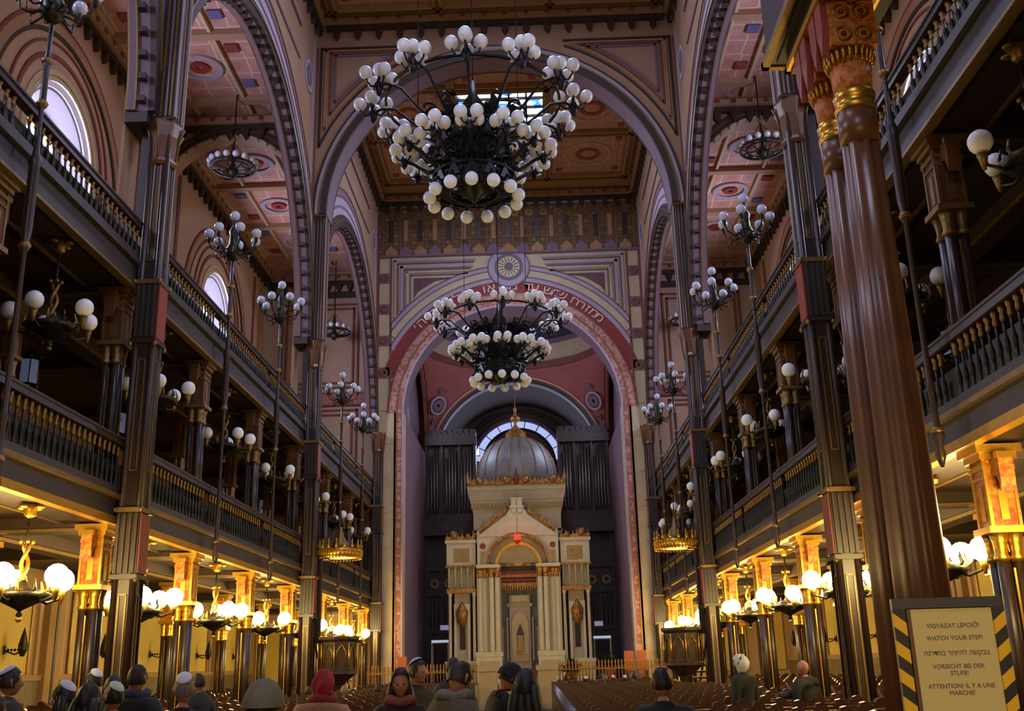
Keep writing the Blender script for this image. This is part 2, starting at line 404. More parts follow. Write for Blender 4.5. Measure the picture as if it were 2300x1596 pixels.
# nave transverse arch walls
for i, y in enumerate((3.55, 17.45, 31.35)):
    b = MB(); y0, y1 = y-.42, y+.42
    b.archwall(FRONT, -XA, XA, 0, 5.72, 16.1, ZC+.3, y0, y1, M_TERRA, min_=M_LAVD, n=56)
    for r0, r1, d, m in ((5.72, 5.92, .12, M_DKM), (5.92, 5.98, .15, M_GOLDD), (5.98, 6.12, .1, M_LAV), (6.12, 6.2, .06, M_DKM), (6.2, 6.22, .06, M_GOLDD)):
        for yy, o in ((y0, -1), (y1, 1)): b.ring(FRONT, 0, 16.1, r0, r1, yy, yy+o*d, m, 0, PI, n=64)
    for q in (-1, 1):   # painted spandrel frames
        for k, (w, m) in enumerate(((0, M_DKM), (.16, M_CEILD), (.34, M_ROSEL), (.5, M_LAVD))):
            pts = [(q*(6.05-w), 16.1+math.sqrt(max(0, (6.55+w*.8)**2-(6.05-w)**2))), (q*(6.05-w), 22.4-w*.6), (q*(2.4+w*1.4), 22.4-w*.6)]
            for a_, c_ in ((0, 1), (1, 2)):
                (ua, va), (ub, vb) = pts[a_], pts[c_]
                b.mbox(FRONT, min(ua, ub)-.035, max(ua, ub)+.035, min(va, vb)-.035, max(va, vb)+.035, y0, y0-.05, m)
            R_ = 6.55+w*.8
            aa0 = math.acos(min(1, (6.05-w)/R_)); aa1 = math.acos(min(1, (2.4+w*1.4)/R_)) if R_ > 2.4 else PI/2
            aa1 = min(aa1, math.asin(min(1, (22.4-w*.6-16.1)/R_)))
            if q < 0: aa0, aa1 = PI-aa1, PI-aa0
            if aa1 > aa0: b.ring(FRONT, 0, 16.1, R_-.035, R_+.035, y0, y0-.05, m, aa0, aa1, n=20)
    dentils(b, FRONT, -5.9, 5.9, ZC+.05, y0, -1, M_CEILD, M_DKM, .7)
    dentils(b, FRONT, -5.9, 5.9, ZC+.05, y1, 1, M_CEILD, M_DKM, .7)
    struct(b, 'wall_transverse_%d' % (i+1))

# ------------------------------------------------------------------ clustered piers
def pier(x, y, s, label, top=11.75):
    r = empty('clustered_pillar', (x, y, 0), label=label, cat='pillar', group='clustered iron pillars carrying the nave arches')
    b = MB()
    b.box(-.17, .17, -.18, .18, 0, top, M_BROWN)
    for sx in (-1, 1):
        for sy in (-1, 1): b.cyl(sx*.15, sy*.16, 0, top, .06, M_BROWN, 10)
    for (z0, z1) in ((.9, 2.9), (5.0, 7.0), (8.9, 10.9)):     # gilt panel lines on the faces
        for t in (-.06, .06):
            b.box(t-.012, t+.012, -.2, -.18, z0, z1, M_GOLDD); b.box(-s*.17, -s*.19, t-.012, t+.012, z0, z1, M_GOLDD)
        for z in (z0, z1):
            b.box(-.072, .072, -.2, -.18, z-.012, z+.012, M_GOLDD); b.box(-s*.17, -s*.19, -.072, .072, z-.012, z+.012, M_GOLDD)
    b.build('shaft', r)
    b = MB(); b.box(-.27, .27, -.3, .3, 0, .35, M_BROWN); b.box(-.24, .24, -.27, .27, .35, .5, M_DKM); b.build('base', r)
    for z0, z1 in ((3.15, 4.35), (7.3, 8.5)):
        b = MB()
        b.box(-.2, .2, -.22, .22, z0+.1, z1-.1, M_BROWN)
        for t in (-.15, -.05, .05, .15):
            b.box(t-.02, t+.02, -.25, -.22, z0+.1, z1-.1, M_GREYF)
        b.box(-s*.2, -s*.225, -.2, .2, z0+.1, z1-.1, M_REDP)
        b.box(-.235, .235, -.26, .26, z1-.08, z1, M_GOLDD); b.box(-.235, .235, -.26, .26, z0, z0+.08, M_BROWN)
        for sx in (-1, 1):
            for sy in (-1, 1): b.ball((sx*.23, sy*.25, z1-.04), .05, M_GOLDD, 8, 6); b.ball((sx*.22, sy*.24, z0-.02), .045, M_GOLDD, 8, 6)
        b.build('banded_collar', r)
    b = MB(); b.lathe(0, 0, [(.24, top-.9), (.28, top-.84), (.25, top-.76), (.28, top-.3), (.34, top-.05), (.34, top)], M_BROWNL, 8, False)
    for i in range(8): a = 2*PI*i/8; b.tube([(.25*math.cos(a), .25*math.sin(a), top-.8), (.3*math.cos(a), .3*math.sin(a), top-.3), (.38*math.cos(a), .38*math.sin(a), top-.1)], .02, M_GOLDD, 4)
    b.build('capital', r)
    return r
for s in (-1, 1):
    names = {17.45: 'nearest the camera', 31.35: 'beside the pulpit in mid nave', 45.2: 'against the chancel wall', 3.55: 'at the back of the nave'}
    for y in PIERS: pier(s*6.03, y if y < 45 else 44.75, s, 'dark brown clustered pillar with gilt panel lines, %s row, %s' % (SD[s], names[y]))
    # engaged piers above the pillars carrying the transverse arches (part of the walls)
    b = MB()
    for y in PIERS[:3]:
        b.mbox(SIDE, y-.3, y+.3, 11.75, 16.1, s*5.78, s*6.25, M_GREYF)
        for t, m in ((-.26, M_LAV), (-.2, M_GOLDD), (-.08, M_LAVD), (.08, M_GOLDD), (.2, M_LAV)): b.mbox(SIDE, y+t-.02, y+t+.02, 11.8, 16.1, s*5.78, s*5.75, m)
        for t, m in ((5.84, M_GOLDD), (5.92, M_LAVD), (6.02, M_GOLDD), (6.14, M_LAVD)): b.box(s*(t-.018), s*(t+.018), y-.33, y-.3, 11.8, 16.1, m)
        b.mbox(SIDE, y-.45, y+.45, 11.62, ZS+.02, s*XA, s*XB, M_DKM)
        b.mbox(SIDE, y-.12, y+.12, 9.6, 11.65, s*6.2, s*6.42, M_BROWN)
    struct(b, 'trim_%d' % (1 if s < 0 else 2))

# ------------------------------------------------------------------ galleries
def gallery(s, z0, name):
    b = MB()
    top = z0+.52
    b.box(s*6.35, s*XO, Y0, 45.9, z0+.12, top, M_CEILG)          # slab
    b.box(s*6.28, s*7.1, Y0, 45.9, z0+.02, z0+.12, M_CEILG)       # architrave soffit
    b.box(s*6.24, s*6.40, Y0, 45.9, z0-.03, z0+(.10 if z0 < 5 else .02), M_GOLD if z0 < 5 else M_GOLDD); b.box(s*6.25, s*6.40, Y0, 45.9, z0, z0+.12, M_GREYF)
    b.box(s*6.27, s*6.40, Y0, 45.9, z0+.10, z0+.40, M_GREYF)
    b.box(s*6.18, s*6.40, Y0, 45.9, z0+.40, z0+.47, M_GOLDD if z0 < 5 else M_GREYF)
    b.box(s*6.22, s*6.40, Y0, 45.9, z0+.47, z0+.60, M_GREYF)
    b.box(s*7.1, s*7.16, Y0, 45.9, z0-.01, z0+.12, M_GOLDD)
    b.box(s*8.4, s*8.75, Y0, 45.9, z0-.2, z0+.12, M_CEILG); b.box(s*8.36, s*8.40, Y0, 45.9, z0-.2, z0-.14, M_GOLDD)
    for y in YS:
        b.box(s*6.4, s*XO, y-.17, y+.17, z0-.12, z0+.12, M_CEILG)
        for q in (-1, 1): b.box(s*6.5, s*XO, y+q*.17, y+q*.2, z0-.12, z0-.07, M_GOLDD)
    if z0 > 5:
        for k in range(4): b.box(s*(8+k*.9), s*XO, Y0, 45.9, top+k*.28, top+(k+1)*.28, M_CEILG)
    struct(b, name)
for s in (-1, 1):
    gallery(s, 4.1, 'floor_gallery_%s_lower' % SD[s]); gallery(s, 8.37, 'floor_gallery_%s_upper' % SD[s])
# balustrade prototype per level
def baluster_mesh(h):
    b = MB()
    b.lathe(0, 0, [(.035, 0), (.035, .05), (.02, .08), (.034, h*.25), (.04, h*.38), (.02, h*.52), (.018, h*.72)], M_BLACKG, 7)
    b.lathe(0, 0, [(.02, h*.72), (.034, h*.78), (.024, h*.88), (.04, h*.92), (.04, h)], M_GOLDD, 7)
    o = b.build('baluster'); me = o.data; bpy.data.objects.remove(o); return me
for lev, zr, zb, lname in ((0, 5.55, 4.70, 'lower'), (1, 9.62, 8.97, 'upper')):
    h = zr-.13-zb; bme = baluster_mesh(h)
    railmb = MB(); L = 4.62
    railmb.box(-.08, .08, 0, L, h, h+.13, M_BROWN); railmb.box(-.1, .1, 0, L, h+.10, h+.135, M_GREYF)
    ro = railmb.build('handrail'); rme = ro.data; bpy.data.objects.remove(ro)
    bb = MB(); bb.box(-.06, .06, 0, L, -.03, 0.0, M_BROWN); bo = bb.build('bottom_rail'); bmeL = bo.data; bpy.data.objects.remove(bo)
    pp = MB(); pp.box(-.012, .012, 0, L, 0.0, h*.62, M_BLACKG); po = pp.build('shade_backing'); pme = po.data; bpy.data.objects.remove(po)  # dark sheet standing in for the shade behind the balusters
    for s in (-1, 1):
        for k in range(len(YS)-1):
            y = YS[k]; n_from = len(YS)-2-k
            r = empty('balustrade', (s*6.3, y, zb), label='gilt-tipped balustrade of the %s %s gallery, %s span out from the chancel' % (lname, SD[s], ORD[n_from]), cat='balustrade', group='gallery balustrade spans')
            for nm, me, dx in (('handrail', rme, 0), ('bottom_rail', bmeL, 0), ('shade_backing', pme, s*.07)):
                o = bpy.data.objects.new(nm, me); COL.objects.link(o); o.parent = r; o.location = (dx, 0, 0)
            N = 22
            for i in range(N):
                o = bpy.data.objects.new('baluster', bme); COL.objects.link(o); o.parent = r; o.location = (0, .24+(L-.48)*i/(N-1), 0)

# gallery columns (lower and middle storeys)
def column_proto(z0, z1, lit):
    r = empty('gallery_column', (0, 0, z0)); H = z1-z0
    mo = M_ORANGE if lit else M_BROWNL; mg = M_GOLD if lit else M_GOLDD; ms = M_BROWN  # less lit columns get shade as browner paint and duller gilding
    b = MB()
    for sy in (-1, 1):
        for sx in (-1, 1): b.cyl(sx*.09, sy*.11, .35, H-1.3, .07, ms, 10)
    b.cyl(0, 0, .35, H-1.3, .09, ms, 8)
    b.box(-.012, .012, -.20, -.17, .5, H-1.5, mg); b.build('shaft', r)
    b = MB(); b.box(-.24, .24, -.26, .26, 0, .28, ms); b.box(-.2, .2, -.22, .22, .28, .37, mg); b.build('base', r)
    b = MB()
    for sy in (-1, 1):
        for sx in (-1, 1): b.lathe(sx*.09, sy*.11, [(.075, H-1.42), (.10, H-1.38), (.075, H-1.33), (.085, H-1.2), (.12, H-1.05)], mg, 10)
    b.box(-.24, .24, -.25, .25, H-1.08, H-1.0, mg)
    b.box(-.17, .17, -.18, .18, H-1.0, H-.18, mo)
    for sy in (-1, 1):      # gilt edges and niche frames
        for sx in (-1, 1): b.box(sx*.15, sx*.19, sy*.16, sy*.2, H-1.0, H-.18, mg)
        b.box(-.15, .15, sy*.18, sy*.2, H-.42, H-.38, mg); b.box(-.05, .05, sy*.18, sy*.195, H-.92, H-.5, mg)
        b.box(sy*.17, sy*.19, -.16, .16, H-.42, H-.38, mg); b.box(sy*.17, sy*.185, -.05, .05, H-.92, H-.5, mg)
        b.prism(SIDE, [(sy*.18, H-.15), (sy*.42, H-.15), (sy*.42, H-.45), (sy*.38, H-.6), (sy*.33, H-.42), (sy*.18, H-.36)], -.09, .09, mo)
        b.box(-.11, .11, sy*.36, sy*.44, H-.2, H-.12, mg)
    b.box(-.2, .2, -.21, .21, H-.30, H-.24, mg); b.box(-.23, .23, -.24, .24, H-.18, H-.1, mg); b.box(-.28, .28, -.3, .3, H-.1, H, mg)
    b.build('capital', r)
    return r
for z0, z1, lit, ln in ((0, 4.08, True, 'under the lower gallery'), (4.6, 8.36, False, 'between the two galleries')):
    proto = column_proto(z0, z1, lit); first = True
    for s in (-1, 1):
        for i, y in enumerate(YS):
            if i == 0: continue
            c = proto if first else copy_tree(proto); first = False
            isP = y in PIERS
            c.location = (s*6.62, min(y, 45.0), z0)
            tag(c, '%s column %s, %s side, %s from the chancel' % ('orange and gilt topped' if lit else 'shade-toned brown capped', ln, SD[s], ORD[len(YS)-1-i]), 'column', 'gallery columns')
    # inner row
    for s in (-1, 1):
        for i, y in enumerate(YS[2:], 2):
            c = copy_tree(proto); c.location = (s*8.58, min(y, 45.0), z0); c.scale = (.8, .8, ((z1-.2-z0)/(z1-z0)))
            tag(c, 'inner row column %s, %s side, %s from the chancel' % (ln, SD[s], ORD[len(YS)-1-i]), 'column', 'inner gallery columns')

# ------------------------------------------------------------------ outer walls, aisle vault rooms
nwin = 3
for s in (-1, 1):
    b = MB()
    b.box(s*XO, s*(XO+.3), Y0, 46.4, 0, 9.6, M_OWALL)
    b.box(s*(XO-.05), s*XO, Y0, 45.9, 0, 1.55, M_DADO); b.box(s*(XO-.09), s*XO, Y0, 45.9, 1.55, 1.68, M_OWALL)
    for i in range(len(YS)-1):
        y = YS[i]; ym = (YS[i]+YS[i+1])/2
        b.box(s*(XO-.16), s*XO, y-.42, y+.42, 0, 4.0, M_OWALL); b.box(s*(XO-.18), s*XO, y-.06, y+.06, .2, 3.9, M_DKM)
        b.box(s*(XO-.03), s*XO, ym-1.15, ym+1.15, 1.7, 3.75, M_YWALL)
        for q in (-1, 1): b.box(s*(XO-.06), s*XO, ym+q*1.2-.05, ym+q*1.2+.05, 1.7, 3.8, M_GOLDD)
        for q in (-1, 1): b.box(s*(XO-.06), s*XO, ym+q*1.62-.08, ym+q*1.62+.08, 1.7, 3.9, M_PINKW)
    for k, yc in enumerate(BAYC):
        u0, u1 = yc-6.95, yc+6.93
        if k == 0: b.box(s*XO, s*(XO+.02), Y0, u0, 9.6, 20.1, M_PINKW)
        b.holewall(SIDE, u0, u1, 9.6, 20.1, yc, 15.1, 1.95, s*XO, M_PINKW)
        # painted arch and frame lines around the round window
        for r0, r1, m in ((2.05, 2.2, M_CREAM), (2.5, 2.62, M_ROSEL), (2.9, 2.97, M_ROSEL), (3.6, 3.72, M_DKM), (3.72, 4.0, M_TERRA), (4.0, 4.1, M_ROSEL)):
            b.ring(SIDE, yc, 15.1 if r1 < 3 else 14.6, r0, r1, s*XO, s*(XO-.05), m, 0 if r1 > 2.3 else 0, PI if r1 > 2.3 else 2*PI, n=40)
        for q in (-1, 1):
            for du, m in ((2.56, M_ROSEL), (2.93, M_ROSEL), (3.66, M_DKM), (4.05, M_ROSEL), (5.0, M_ROSEL), (5.12, M_LAVD)):
                b.mbox(SIDE, yc+q*du-.05, yc+q*du+.05, 9.6, 15.1 if du < 3 else (14.6 if du < 4.5 else 18.9), s*XO, s*(XO-.05), m)
            b.mbox(SIDE, yc+q*6.2-.3, yc+q*6.2+.3, 9.6, 18.9, s*XO, s*(XO-.12), M_TERRA)
    dentils(b, SIDE, Y0, 45.9, 19.85, s*XO, -s, M_TERRA, M_DKM, .6)
    struct(b, 'wall_%s' % SD[s])
    # round windows
    for k, yc in enumerate(BAYC):
        nwin += 1
        r = empty('window_%d' % nwin, (s*XO, yc, 15.1)); tag(r, kind='structure')
        b = MB(); n = 40; V = []
        for i in range(n):
            a = 2*PI*i/n
            for rr, d in ((1.95, 0), (1.78, .1), (1.76, .16), (1.7, .16), (1.18, .62), (1.18, .7)): V.append((s*d, rr*math.cos(a), rr*math.sin(a)))
        F = [(i*6+e, ((i+1) % n)*6+e, ((i+1) % n)*6+e+1, i*6+e+1) for i in range(n) for e in range(5)]
        b.add(V, F, M_WINW); b.ring(SIDE, 0, 0, 1.9, 2.02, -s*.03, s*.02, M_CREAM, n=40)
        b.ring(SIDE, 0, 0, 1.08, 1.2, s*.6, s*.66, M_BROWNL, n=40)
        for a in range(8): 
            c_, s_ = math.cos(a*PI/4), math.sin(a*PI/4); b.tube([(s*.64, .3*c_, .3*s_), (s*.64, 1.1*c_, 1.1*s_)], .03, M_BROWNL, 5)
        b.ring(SIDE, 0, 0, .28, .34, s*.6, s*.66, M_BROWNL, n=24); b.build('window_frame', r)
        b = MB(); b.ring(SIDE, 0, 0, .001, .8, s*.68, s*.7, M_GLASSB, n=32)
        b.ring(SIDE, 0, 0, .8, .92, s*.68, s*.7, mat('orange_glass', 'ff9040', .3, emit=2.4, ecol='ff9a50'), n=32)
        b.ring(SIDE, 0, 0, .92, 1.2, s*.68, s*.7, mat('blue_glass', '3060ff', .3, emit=1.6, ecol='3070ff') if False else M_GLASSB, n=32); b.build('pane', r)
    # aisle upper ceilings and transverse aisle arches
    b = MB(); b.box(s*XB-s*.1, s*XO, Y0, 46.4, 20.05, 20.3, M_PINK)
    for yc in BAYC:
        for y in (yc-5.6, yc-1.9, yc+1.9, yc+5.6): b.box(s*XB, s*XO, y-.15, y+.15, 19.85, 20.05, M_TERRA)
        for x in (7.3, 9.3-.9, 9.3+.9, 11.3): b.box(s*(x-.05), s*(x+.05), yc-6.5, yc+6.5, 19.93, 20.05, M_CREAM)
        for y in (yc-3.7, yc, yc+3.7):
            b.ring(FLAT, s*9.3, y, .55, .72, 19.97, 20.05, M_LAV, n=24); b.ring(FLAT, s*9.3, y, .1, .3, 19.97, 20.05, M_REDB, n=16)
            for dx, dy in ((-1.3, -1), (1.3, 1), (-1.3, 1), (1.3, -1)):
                b.box(s*9.3+dx-.2, s*9.3+dx+.2, y+dy-.2, y+dy+.2, 19.98, 20.05, mat('ceiling_blue_paint', '625e84', .8) if dx*dy > 0 else M_REDB)
    struct(b, 'ceiling_%s_aisle' % SD[s])
    for i, y in enumerate((3.55, 17.45, 31.35)):
        b = MB(); y0, y1 = y-.35, y+.35
        u0, u1 = sorted((s*XB, s*XO))
        b.archwall(FRONT, u0, u1, s*9.08, 2.36, 16.85, 20.1, y0, y1, M_TERRA, vbot=9.6, min_=M_PINKW, n=32)
        for r0, r1, m in ((2.36, 2.5, M_DKM), (2.5, 2.55, M_GOLDD), (2.55, 2.66, M_DKM)):
            b.ring(FRONT, s*9.08, 16.85, r0, min(r1, 2.25) if False else r1, y0, y0-.08, m, .3, PI-.3, n=40)
        for j in range(20):
            a = PI*(j+.5)/20; b.ball((s*9.08+2.31*math.cos(a), y0+.05, 16.85+2.31*math.sin(a)), .06, M_CREAM, 6, 4)
        dentils(b, FRONT, u0, u1, 19.75, y0, -1, M_TERRA, M_DKM, .5)
        struct(b, 'wall_aisle_%s_%d' % (SD[s], i+1))
    # end wall of the aisle
    b = MB(); b.box(s*6.2, s*(XO+.3), 45.9, 46.2, 0, 20.3, M_PINKW)
    for x0, x1, z0, z1 in ((7.2, 10.9, 14.2, 18.4), (7.2, 10.9, 10.0, 13.2)):
        for t in (0, .22):
            b.box(s*(x0+t), s*(x0+t+.09), 45.84, 45.9, z0+t, z1-t, M_ROSEL); b.box(s*(x1-t), s*(x1-t-.09), 45.84, 45.9, z0+t, z1-t, M_ROSEL)
            b.box(s*(x0+t), s*(x1-t), 45.84, 45.9, z0+t, z0+t+.09, M_ROSEL); b.box(s*(x0+t), s*(x1-t), 45.84, 45.9, z1-t-.09, z1-t, M_ROSEL)
    b.box(s*6.2, s*XO, 45.8, 45.9, 13.4, 13.95, M_ROSEB); b.box(s*6.2, s*XO, 45.78, 45.9, 13.35, 13.42, M_ROSEL); b.box(s*6.2, s*XO, 45.78, 45.9, 13.93, 14.0, M_ROSEL)
    for k, x in enumerate((7.2, 8.8, 10.4)):
        b.box(s*x, s*(x+1.0), 45.82, 45.9, 1.2, 3.6, M_YWALL); b.box(s*(x-.12), s*(x-.04), 45.8, 45.9, .2, 3.9, M_BROWNL)
    b.box(s*6.2, s*XO, 45.8, 45.9, 18.7, 19.0, M_DKM)
    dentils(b, FRONT, *sorted((s*6.9, s*XO)), 19.75, 45.9, -1, M_TERRA, M_DKM, .5)
    struct(b, 'wall_end_%s' % SD[s])
# rear wall closes the room behind the camera
b = MB(); b.holewall(FRONT, -XO-.3, XO+.3, 0, 24, 0, 14, 2.6, Y0, M_TERRA); b.box(-2.6, 2.6, Y0-.2, Y0-.15, 11.4, 16.6, M_GLASSB)
b.box(-XO-.3, XO+.3, Y0-.5, Y0-.3, 0, 24, M_TERRA); struct(b, 'wall_rear')

# ------------------------------------------------------------------ chancel wall
YC = 45.2; ZA = 12.8
b = MB()
b.archwall(FRONT, -6.25, 6.25, 0, 4.95, ZA, ZC+.3, YC, YC+.7, M_CREAM, vbot=0, n=64, min_=M_LAVD)
for r0, r1, d, m in ((4.95, 5.03, .10, M_LAV), (5.03, 5.25, .05, M_ROSEB), (5.25, 5.31, .08, M_GOLDD), (5.31, 5.62, .04, M_ROSEB), (5.62, 5.70, .07, M_ROSEL)):
    b.ring(FRONT, 0, ZA, r0, r1, YC, YC-d, m, 0, PI, n=80)
    if r1 < 5.4:
        for q in (-1, 1): b.mbox(FRONT, q*r0, q*r1, .9, ZA, YC, YC-d, m)
b.ring(FRONT, 0, ZA, 5.70, 6.2, YC, YC-.03, M_REDB, .30, PI-.30, n=80)
for r0, r1, m in ((6.2, 6.38, M_LAV), (6.38, 6.46, M_LAVD), (6.46, 6.75, M_CREAM), (6.75, 6.82, M_LAVD), (6.82, 6.98, M_LAV), (6.98, 7.04, M_ROSEL)):
    a = math.acos(min(1, 5.62/r1)) if r1 > 5.62 else 0
    a1 = max(a, .30)
    if ZA+r1 > 20.35:
        t = math.asin(min(1, 7.4/r1)) if r1 > 7.4 else PI/2
    b.ring(FRONT, 0, ZA, r0, r1, YC, YC-.05, m, a1, PI-a1, n=80)
# spandrel frames
for k, (w, m, t) in enumerate(((0, M_LAV, .09), (.16, M_ROSEL, .05), (.3, M_LAV, .13), (.48, M_LAVD, .05), (.6, M_CREAM, .07), (.75, M_LAVD, .06))):
    for q in (-1, 1):
        b.mbox(FRONT, q*(5.45-w), q*(5.45-w-t), ZA+math.sqrt(7.1**2-(5.45-w)**2), 20.25-w, YC, YC-.05, m)
        b.mbox(FRONT, q*(1.55+w*.5), q*(5.45-w), 20.25-w-t, 20.25-w, YC, YC-.05, m)
for q in (-1, 1):   # dark triangular fields
    pts = [(q*4.5, 19.3), (q*2.6, 19.3)]
    for i in range(9):
        a = math.acos(2.6/7.25)-i*(math.acos(2.6/7.25)-math.asin((17.1-ZA)/7.0))/8 if True else 0
        u = 7.25*math.cos(a); pts.append((q*min(u, 4.5), ZA+7.25*math.sin(a)))
    pts = [p for p in pts if p[1] <= 19.31]
    b.prism(FRONT, pts, YC, YC-.04, mat('dull_mauve_field', '6c4a50', .8, var=.2, vscale=6))
    for j in range(12):     # square rosettes up the edge strip
        z = 1.6+j*1.55
        b.mbox(FRONT, q*5.62, q*6.16, z+.45, z+.95, YC, YC-.03, M_LAVD if z > 13.5 else M_CREAM)
        if z > 13.5: b.ring(FRONT, q*5.89, z+.7, .08, .2, YC-.03, YC-.06, M_ROSEL, n=12)
    b.mbox(FRONT, q*5.55, q*5.62, 13.5, 20.4, YC, YC-.05, M_ROSEL); b.mbox(FRONT, q*6.14, q*6.2, 13.5, 20.4, YC, YC-.05, M_ROSEL)
# roundel over the arch
for r0, r1, d, m in ((.95, 1.02, .06, M_LAVD), (.68, .95, .05, M_LAV), (.52, .68, .07, M_LAVD), (.22, .52, .08, mat('pale_green_gold_ring', 'c3bf98', .7)), (.001, .22, .07, M_LAVD)):
    b.ring(FRONT, 0, 19.72, r0, r1, YC-.02, YC-.02-d, m, n=36)
for i in range(16):
    a = 2*PI*i/16; b.tube([(.26*math.cos(a), YC-.11, 19.72+.26*math.sin(a)), (.48*math.cos(a), YC-.11, 19.72+.48*math.sin(a))], .02, M_GOLDD, 4)
# frieze
b.mbox(FRONT, -6.2, 6.2, 20.5, 22.95, YC, YC-.06, M_FRIEZE)
b.mbox(FRONT, -6.2, 6.2, 20.4, 20.5, YC, YC-.12, M_LAVD)
for i in range(17):
    x = -5.6+i*.7
    b.prism(FRONT, [(x-.28, 20.5), (x+.28, 20.5), (x+.28, 20.72), (x+.1, 20.86), (x, 21.0), (x-.1, 20.86), (x-.28, 20.72)], YC-.06, YC-.1, M_LAVD if i % 2 else M_CEILD)
    b.mbox(FRONT, x-.1, x+.1, 21.2, 22.3, YC-.06, YC-.1, M_CEILD if i % 2 else M_DKM)
    b.ring(FRONT, x+.35, 22.5, .06, .2, YC-.06, YC-.1, M_GOLDD, n=12)
dentils(b, FRONT, -6.1, 6.1, ZC+.05, YC, -1, M_CEILD, M_DKM, .55)
wall_chancel = struct(b, 'wall_chancel')

# Hebrew lettering on the red band, one letter at a time
M_LET = mat('painted_letter_cream', 'cfc3ae', .8)
def text_mesh(txt, size, m, depth=.01, align='CENTER'):
    c = bpy.data.curves.new('lettering', 'FONT'); c.body = txt; c.size = size; c.align_x = align; c.align_y = 'CENTER'; c.extrude = depth; c.resolution_u = 3
    o = bpy.data.objects.new('lettering', c); COL.objects.link(o)
    dg = bpy.context.evaluated_depsgraph_get(); me = bpy.data.meshes.new_from_object(o.evaluated_get(dg))
    bpy.data.objects.remove(o); me.materials.clear(); me.materials.append(m); me.name = 'lettering'; return me
def place_letters(seq, r, a_start, size, parent=None):
    V = []; F = []; a = a_start
    for ch in seq:
        if ch != ' ':
            me = text_mesh(ch, size, M_LET, .015)
            th = a-PI/2
            o = len(V)
            xs = [v.co.x for v in me.vertices] or [0]
            cx = (min(xs)+max(xs))/2
            for v in me.vertices:
                x, y, z = (v.co.x-cx)*1.25, v.co.y, v.co.z
                u = r*math.cos(a)+x*math.cos(th)-y*math.sin(th); w = r*math.sin(a)+x*math.sin(th)+y*math.cos(th)
                V.append((u, YC-.05-z, ZA+w))
            F += [tuple(i+o for i in p.vertices) for p in me.polygons]
        a -= .058 if ch != ' ' else .055
    me = bpy.data.meshes.new('lettering'); me.from_pydata(V, [], F); me.materials.append(M_LET)
    o = bpy.data.objects.new('lettering', me); COL.objects.link(o); return o
o = place_letters('׳ה םש ללהמ ואובמ דע שמש חרזממ', 5.94, PI/2+.83, .58)
o['label'] = 'pale Hebrew letters painted around the red band over the chancel arch'; o.parent = wall_chancel

# crossing behind the chancel arch
b = MB(); YR0, YR1 = YC+.7, 46.5
# deep reveal: side walls and barrel
for q in (-1, 1): b.box(q*4.98, q*5.4, YR0-.7, YR1, .9, ZA, M_LAVD)
b.ring(FRONT, 0, ZA, 4.98, 5.4, YR0, YR1, M_LAVD, 0, PI, n=48)
YX1 = 56.4; YM = (YR1+YX1)/2
for q in (-1, 1): 
    b.archwall(SIDE, YR1, YX1, YM, 4.6, ZA, 18.2, q*5.0, q*5.15, M_ROSE2, n=32)
    b.box(q*5.45, q*5.6, YR1, YX1, ZA, 18.5, M_LAVD); b.box(q*5.0, q*5.6, YR1, YX1, .9, ZA, M_LAVD)
b.box(-6.4, 6.4, YR1-.1, YR1, 17.95, 18.2, M_ROSE2)
b.archwall(FRONT, -6.4, 6.4, 0, 4.6, 12.5, 18.2, YX1, YX1+.5, M_ROSE2, vbot=.9, n=48, min_=M_DKM)
for r0, r1, m in ((4.6, 4.78, M_DKM), (4.78, 4.88, M_ROSEL), (4.88, 4.95, M_CREAM)):
    b.ring(FRONT, 0, 12.5, r0, r1, YX1, YX1-.1, m, .05, PI-.05, n=48)
# pendentives: triangles of a sphere
R0 = 4.95*math.sqrt(2)
for qx in (-1, 1):
    for qy in (-1, 1):
        n = 14; V = []; F = []
        for i in range(n+1):
            t = i/n; z = ZA+.3+(17.9-ZA-.3)*t
            rr = math.sqrt(max(0, R0*R0-(t*4.95)**2))
            # horizontal circle of radius rr intersects the square |x|,|y| <= 4.95
            lo = math.acos(min(1, 4.95/rr)); hi = PI/2-lo
            for j in range(n+1):
                a = lo+(hi-lo)*j/n; V.append((qx*rr*math.cos(a), YM+qy*rr*math.sin(a), z))
        for i in range(n):
            for j in range(n): F.append((i*(n+1)+j, i*(n+1)+j+1, (i+1)*(n+1)+j+1, (i+1)*(n+1)+j))
        b.add(V, F, M_ROSE2, True)
        if qy > 0:     # roundel on each far pendentive, lying on the curved surface
            dv = Vector((qx*4.3, 4.3, 15.7-ZA)); nv = dv.normalized(); pos = Vector((0, YM, ZA))+nv*(R0-.12)
            b.M = Matrix.Translation(pos) @ nv.to_track_quat('Y', 'Z').to_matrix().to_4x4()
            b.ring(FRONT, 0, 0, .42, .55, -.05, .0, M_LAV, n=24); b.ring(FRONT, 0, 0, .1, .35, -.05, 0, M_LAVD, n=20)
            for dz in (-.95, .85): b.ring(FRONT, 0, dz, .05, .16, -.05, .05, M_LAVD, n=12)
            b.M = None
b.ring(FLAT, 0, YM, 4.75, 4.98, 17.85, 18.2, M_ROSEL, n=64); b.ring(FLAT, 0, YM, 4.85, 5.05, 18.2, 19.2, M_CREAM, n=64)
b.ring(FLAT, 0, YM, 4.8, 5.05, 19.2, 19.5, M_LAVD, n=64); b.ring(FLAT, 0, YM, 4.9, 5.0, 19.5, 20.4, mat('dark_blue_drum_band', '3c3f58', .8), n=64)
prof = [(4.98*math.cos(a), 20.4+2.6*math.sin(a)) for a in [i*PI/2/10 for i in range(11)]]
b.lathe(0, YM, prof, M_PINK, 48)
struct(b, 'wall_crossing')
